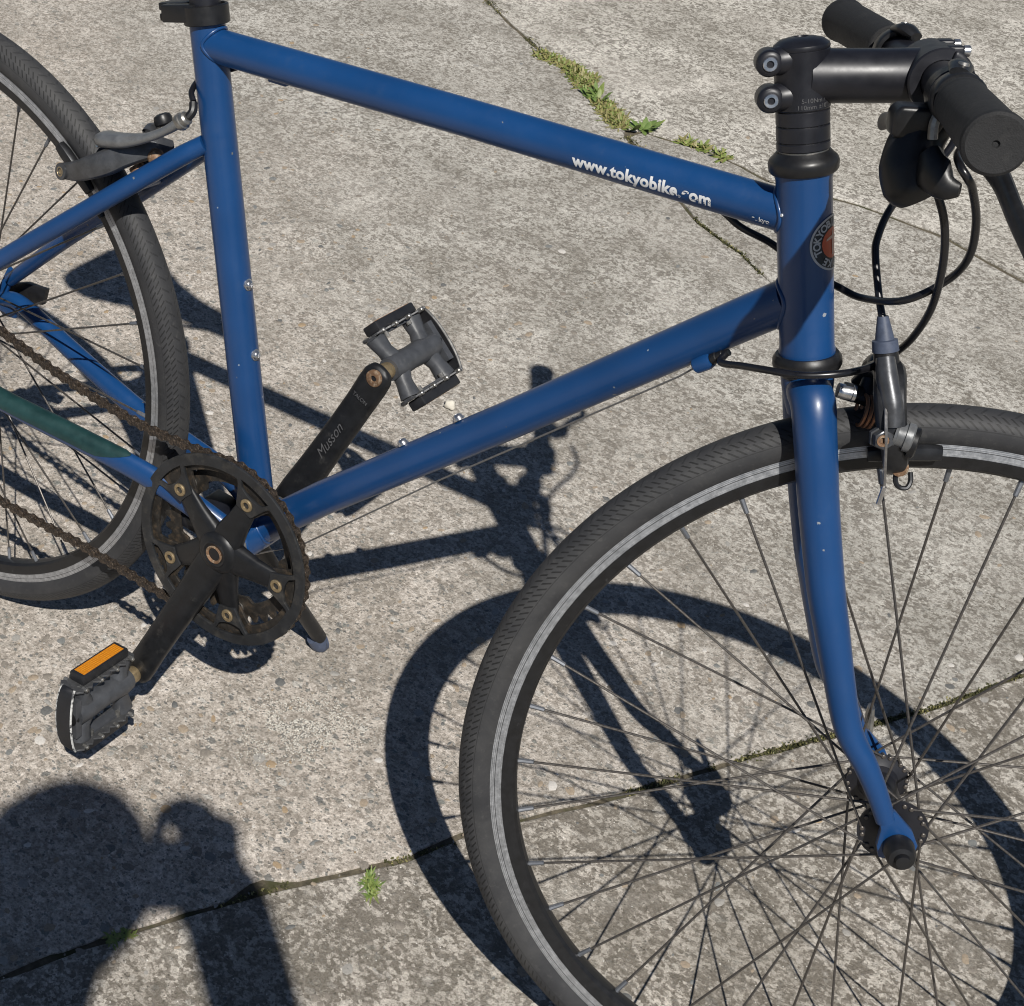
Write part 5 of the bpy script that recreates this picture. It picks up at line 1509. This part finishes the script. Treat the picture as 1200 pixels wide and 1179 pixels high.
for s_ in (-1, 1):
    e = bmesh.new(); bmesh.ops.create_icosphere(e, subdivisions=2, radius=.010)
    bm_obj("eye", e, M['decal'], face, Matrix.Translation(P_(HD[0] + .008, HD[1], 1.518) + fh * .072 + rh * (.030 * s_)), 0)
    e = bmesh.new(); bmesh.ops.create_icosphere(e, subdivisions=2, radius=1)
    for v in e.verts: v.co = V(v.co.x * .018, v.co.y * .018, v.co.z * .030)
    bm_obj("ear", e, M['skin'], face, Matrix.Translation(P_(HD[0] + .0, HD[1], 1.506) + rh * (.076 * s_)), 0)
# hands with five fingers round the camera
def hand(base, s, raised=False):
    o = None
    palm = base
    nd = [(palm, .026), (palm + fh * .012 + V(0, 0, .030) , .027)]
    ed = [(0, 1)]
    for k in range(4):
        r0 = rh * ((k - 1.5) * .017 * s)
        a = palm + fh * .018 + V(0, 0, .045 + .004 * (1.5 - abs(k - 1.5))) + r0 * .6
        b2 = a + fh * .022 + V(0, 0, .018) + r0 * .4 - rh * (.010 * s)
        c2 = b2 + fh * .016 - V(0, 0, .012) - rh * (.018 * s)
        i = len(nd); nd += [(a, .0095), (b2, .0085), (c2, .0075)]; ed += [(1, i), (i, i + 1), (i + 1, i + 2)]
    i = len(nd)
    nd += [(palm - rh * (.022 * s) + V(0, 0, .012), .012), (palm - rh * (.042 * s) + V(0, 0, .026) + fh * .006, .010), (palm - rh * (.058 * s) + V(0, 0, .036) + fh * .012, .0085)]
    ed += [(0, i), (i, i + 1), (i + 1, i + 2)]
    return skinned("hand", nd, ed, M['skin'], 0, 2)
hand(P_(-.066, .088, 1.272), 1)
hand(P_(-.062, -.062, 1.232), -1)
# the camera in the hands
cv = Matrix(((0.7928407, -0.4019705, 0.4580648), (0.6081474, 0.4731286, -0.6374214), (0.0395010, 0.7839445, 0.6195730)))
cx_, cy_, cz_ = (Vector(cv.col[i]) for i in range(3))
co = CAMP + cz_ * .012
cb = MB()
cb.box(co + cz_ * .060 + cx_ * .012, cx_, cy_, cz_, .062, .031, .016)
cb.box(co + cz_ * .060 + cx_ * .064, cx_, cy_, cz_, .012, .030, .024)
MB().tube([co + cz_ * .055 + cx_ * a_ + cy_ * b_ - person.location for a_, b_ in ((.092, .010), (.090, .036), (.078, .057), (.058, .064), (.040, .054), (.034, .034))], [.011, .0105, .0095, .009, .0085, .0075], 14, smooth=5).build("finger", M['skin'], person, Matrix.Identity(4))
cb.box(co + cz_ * .060 + cy_ * .042, cx_, cy_, cz_, .018, .010, .016)
pc_o = cb.build("handheld_camera", M['plastic'], None, Matrix.Identity(4), bevel=.004)
base = co + cz_ * .060
for v in pc_o.data.vertices: v.co -= base
pc_o.location = base
FR[pc_o.name] = Matrix.Translation(base)
tag(pc_o, "black compact camera held up in the photographer's hands", "camera")
ln = MB().lathe(co + cz_ * .046 - base, -cz_, [(0, .030), (.004, .031), (.036, .029), (.040, .027), (.040, .020), (.032, .018)], 32)
ln_o = ln.build("lens", M['black'], None, Matrix.Identity(4)); ln_o.parent = pc_o
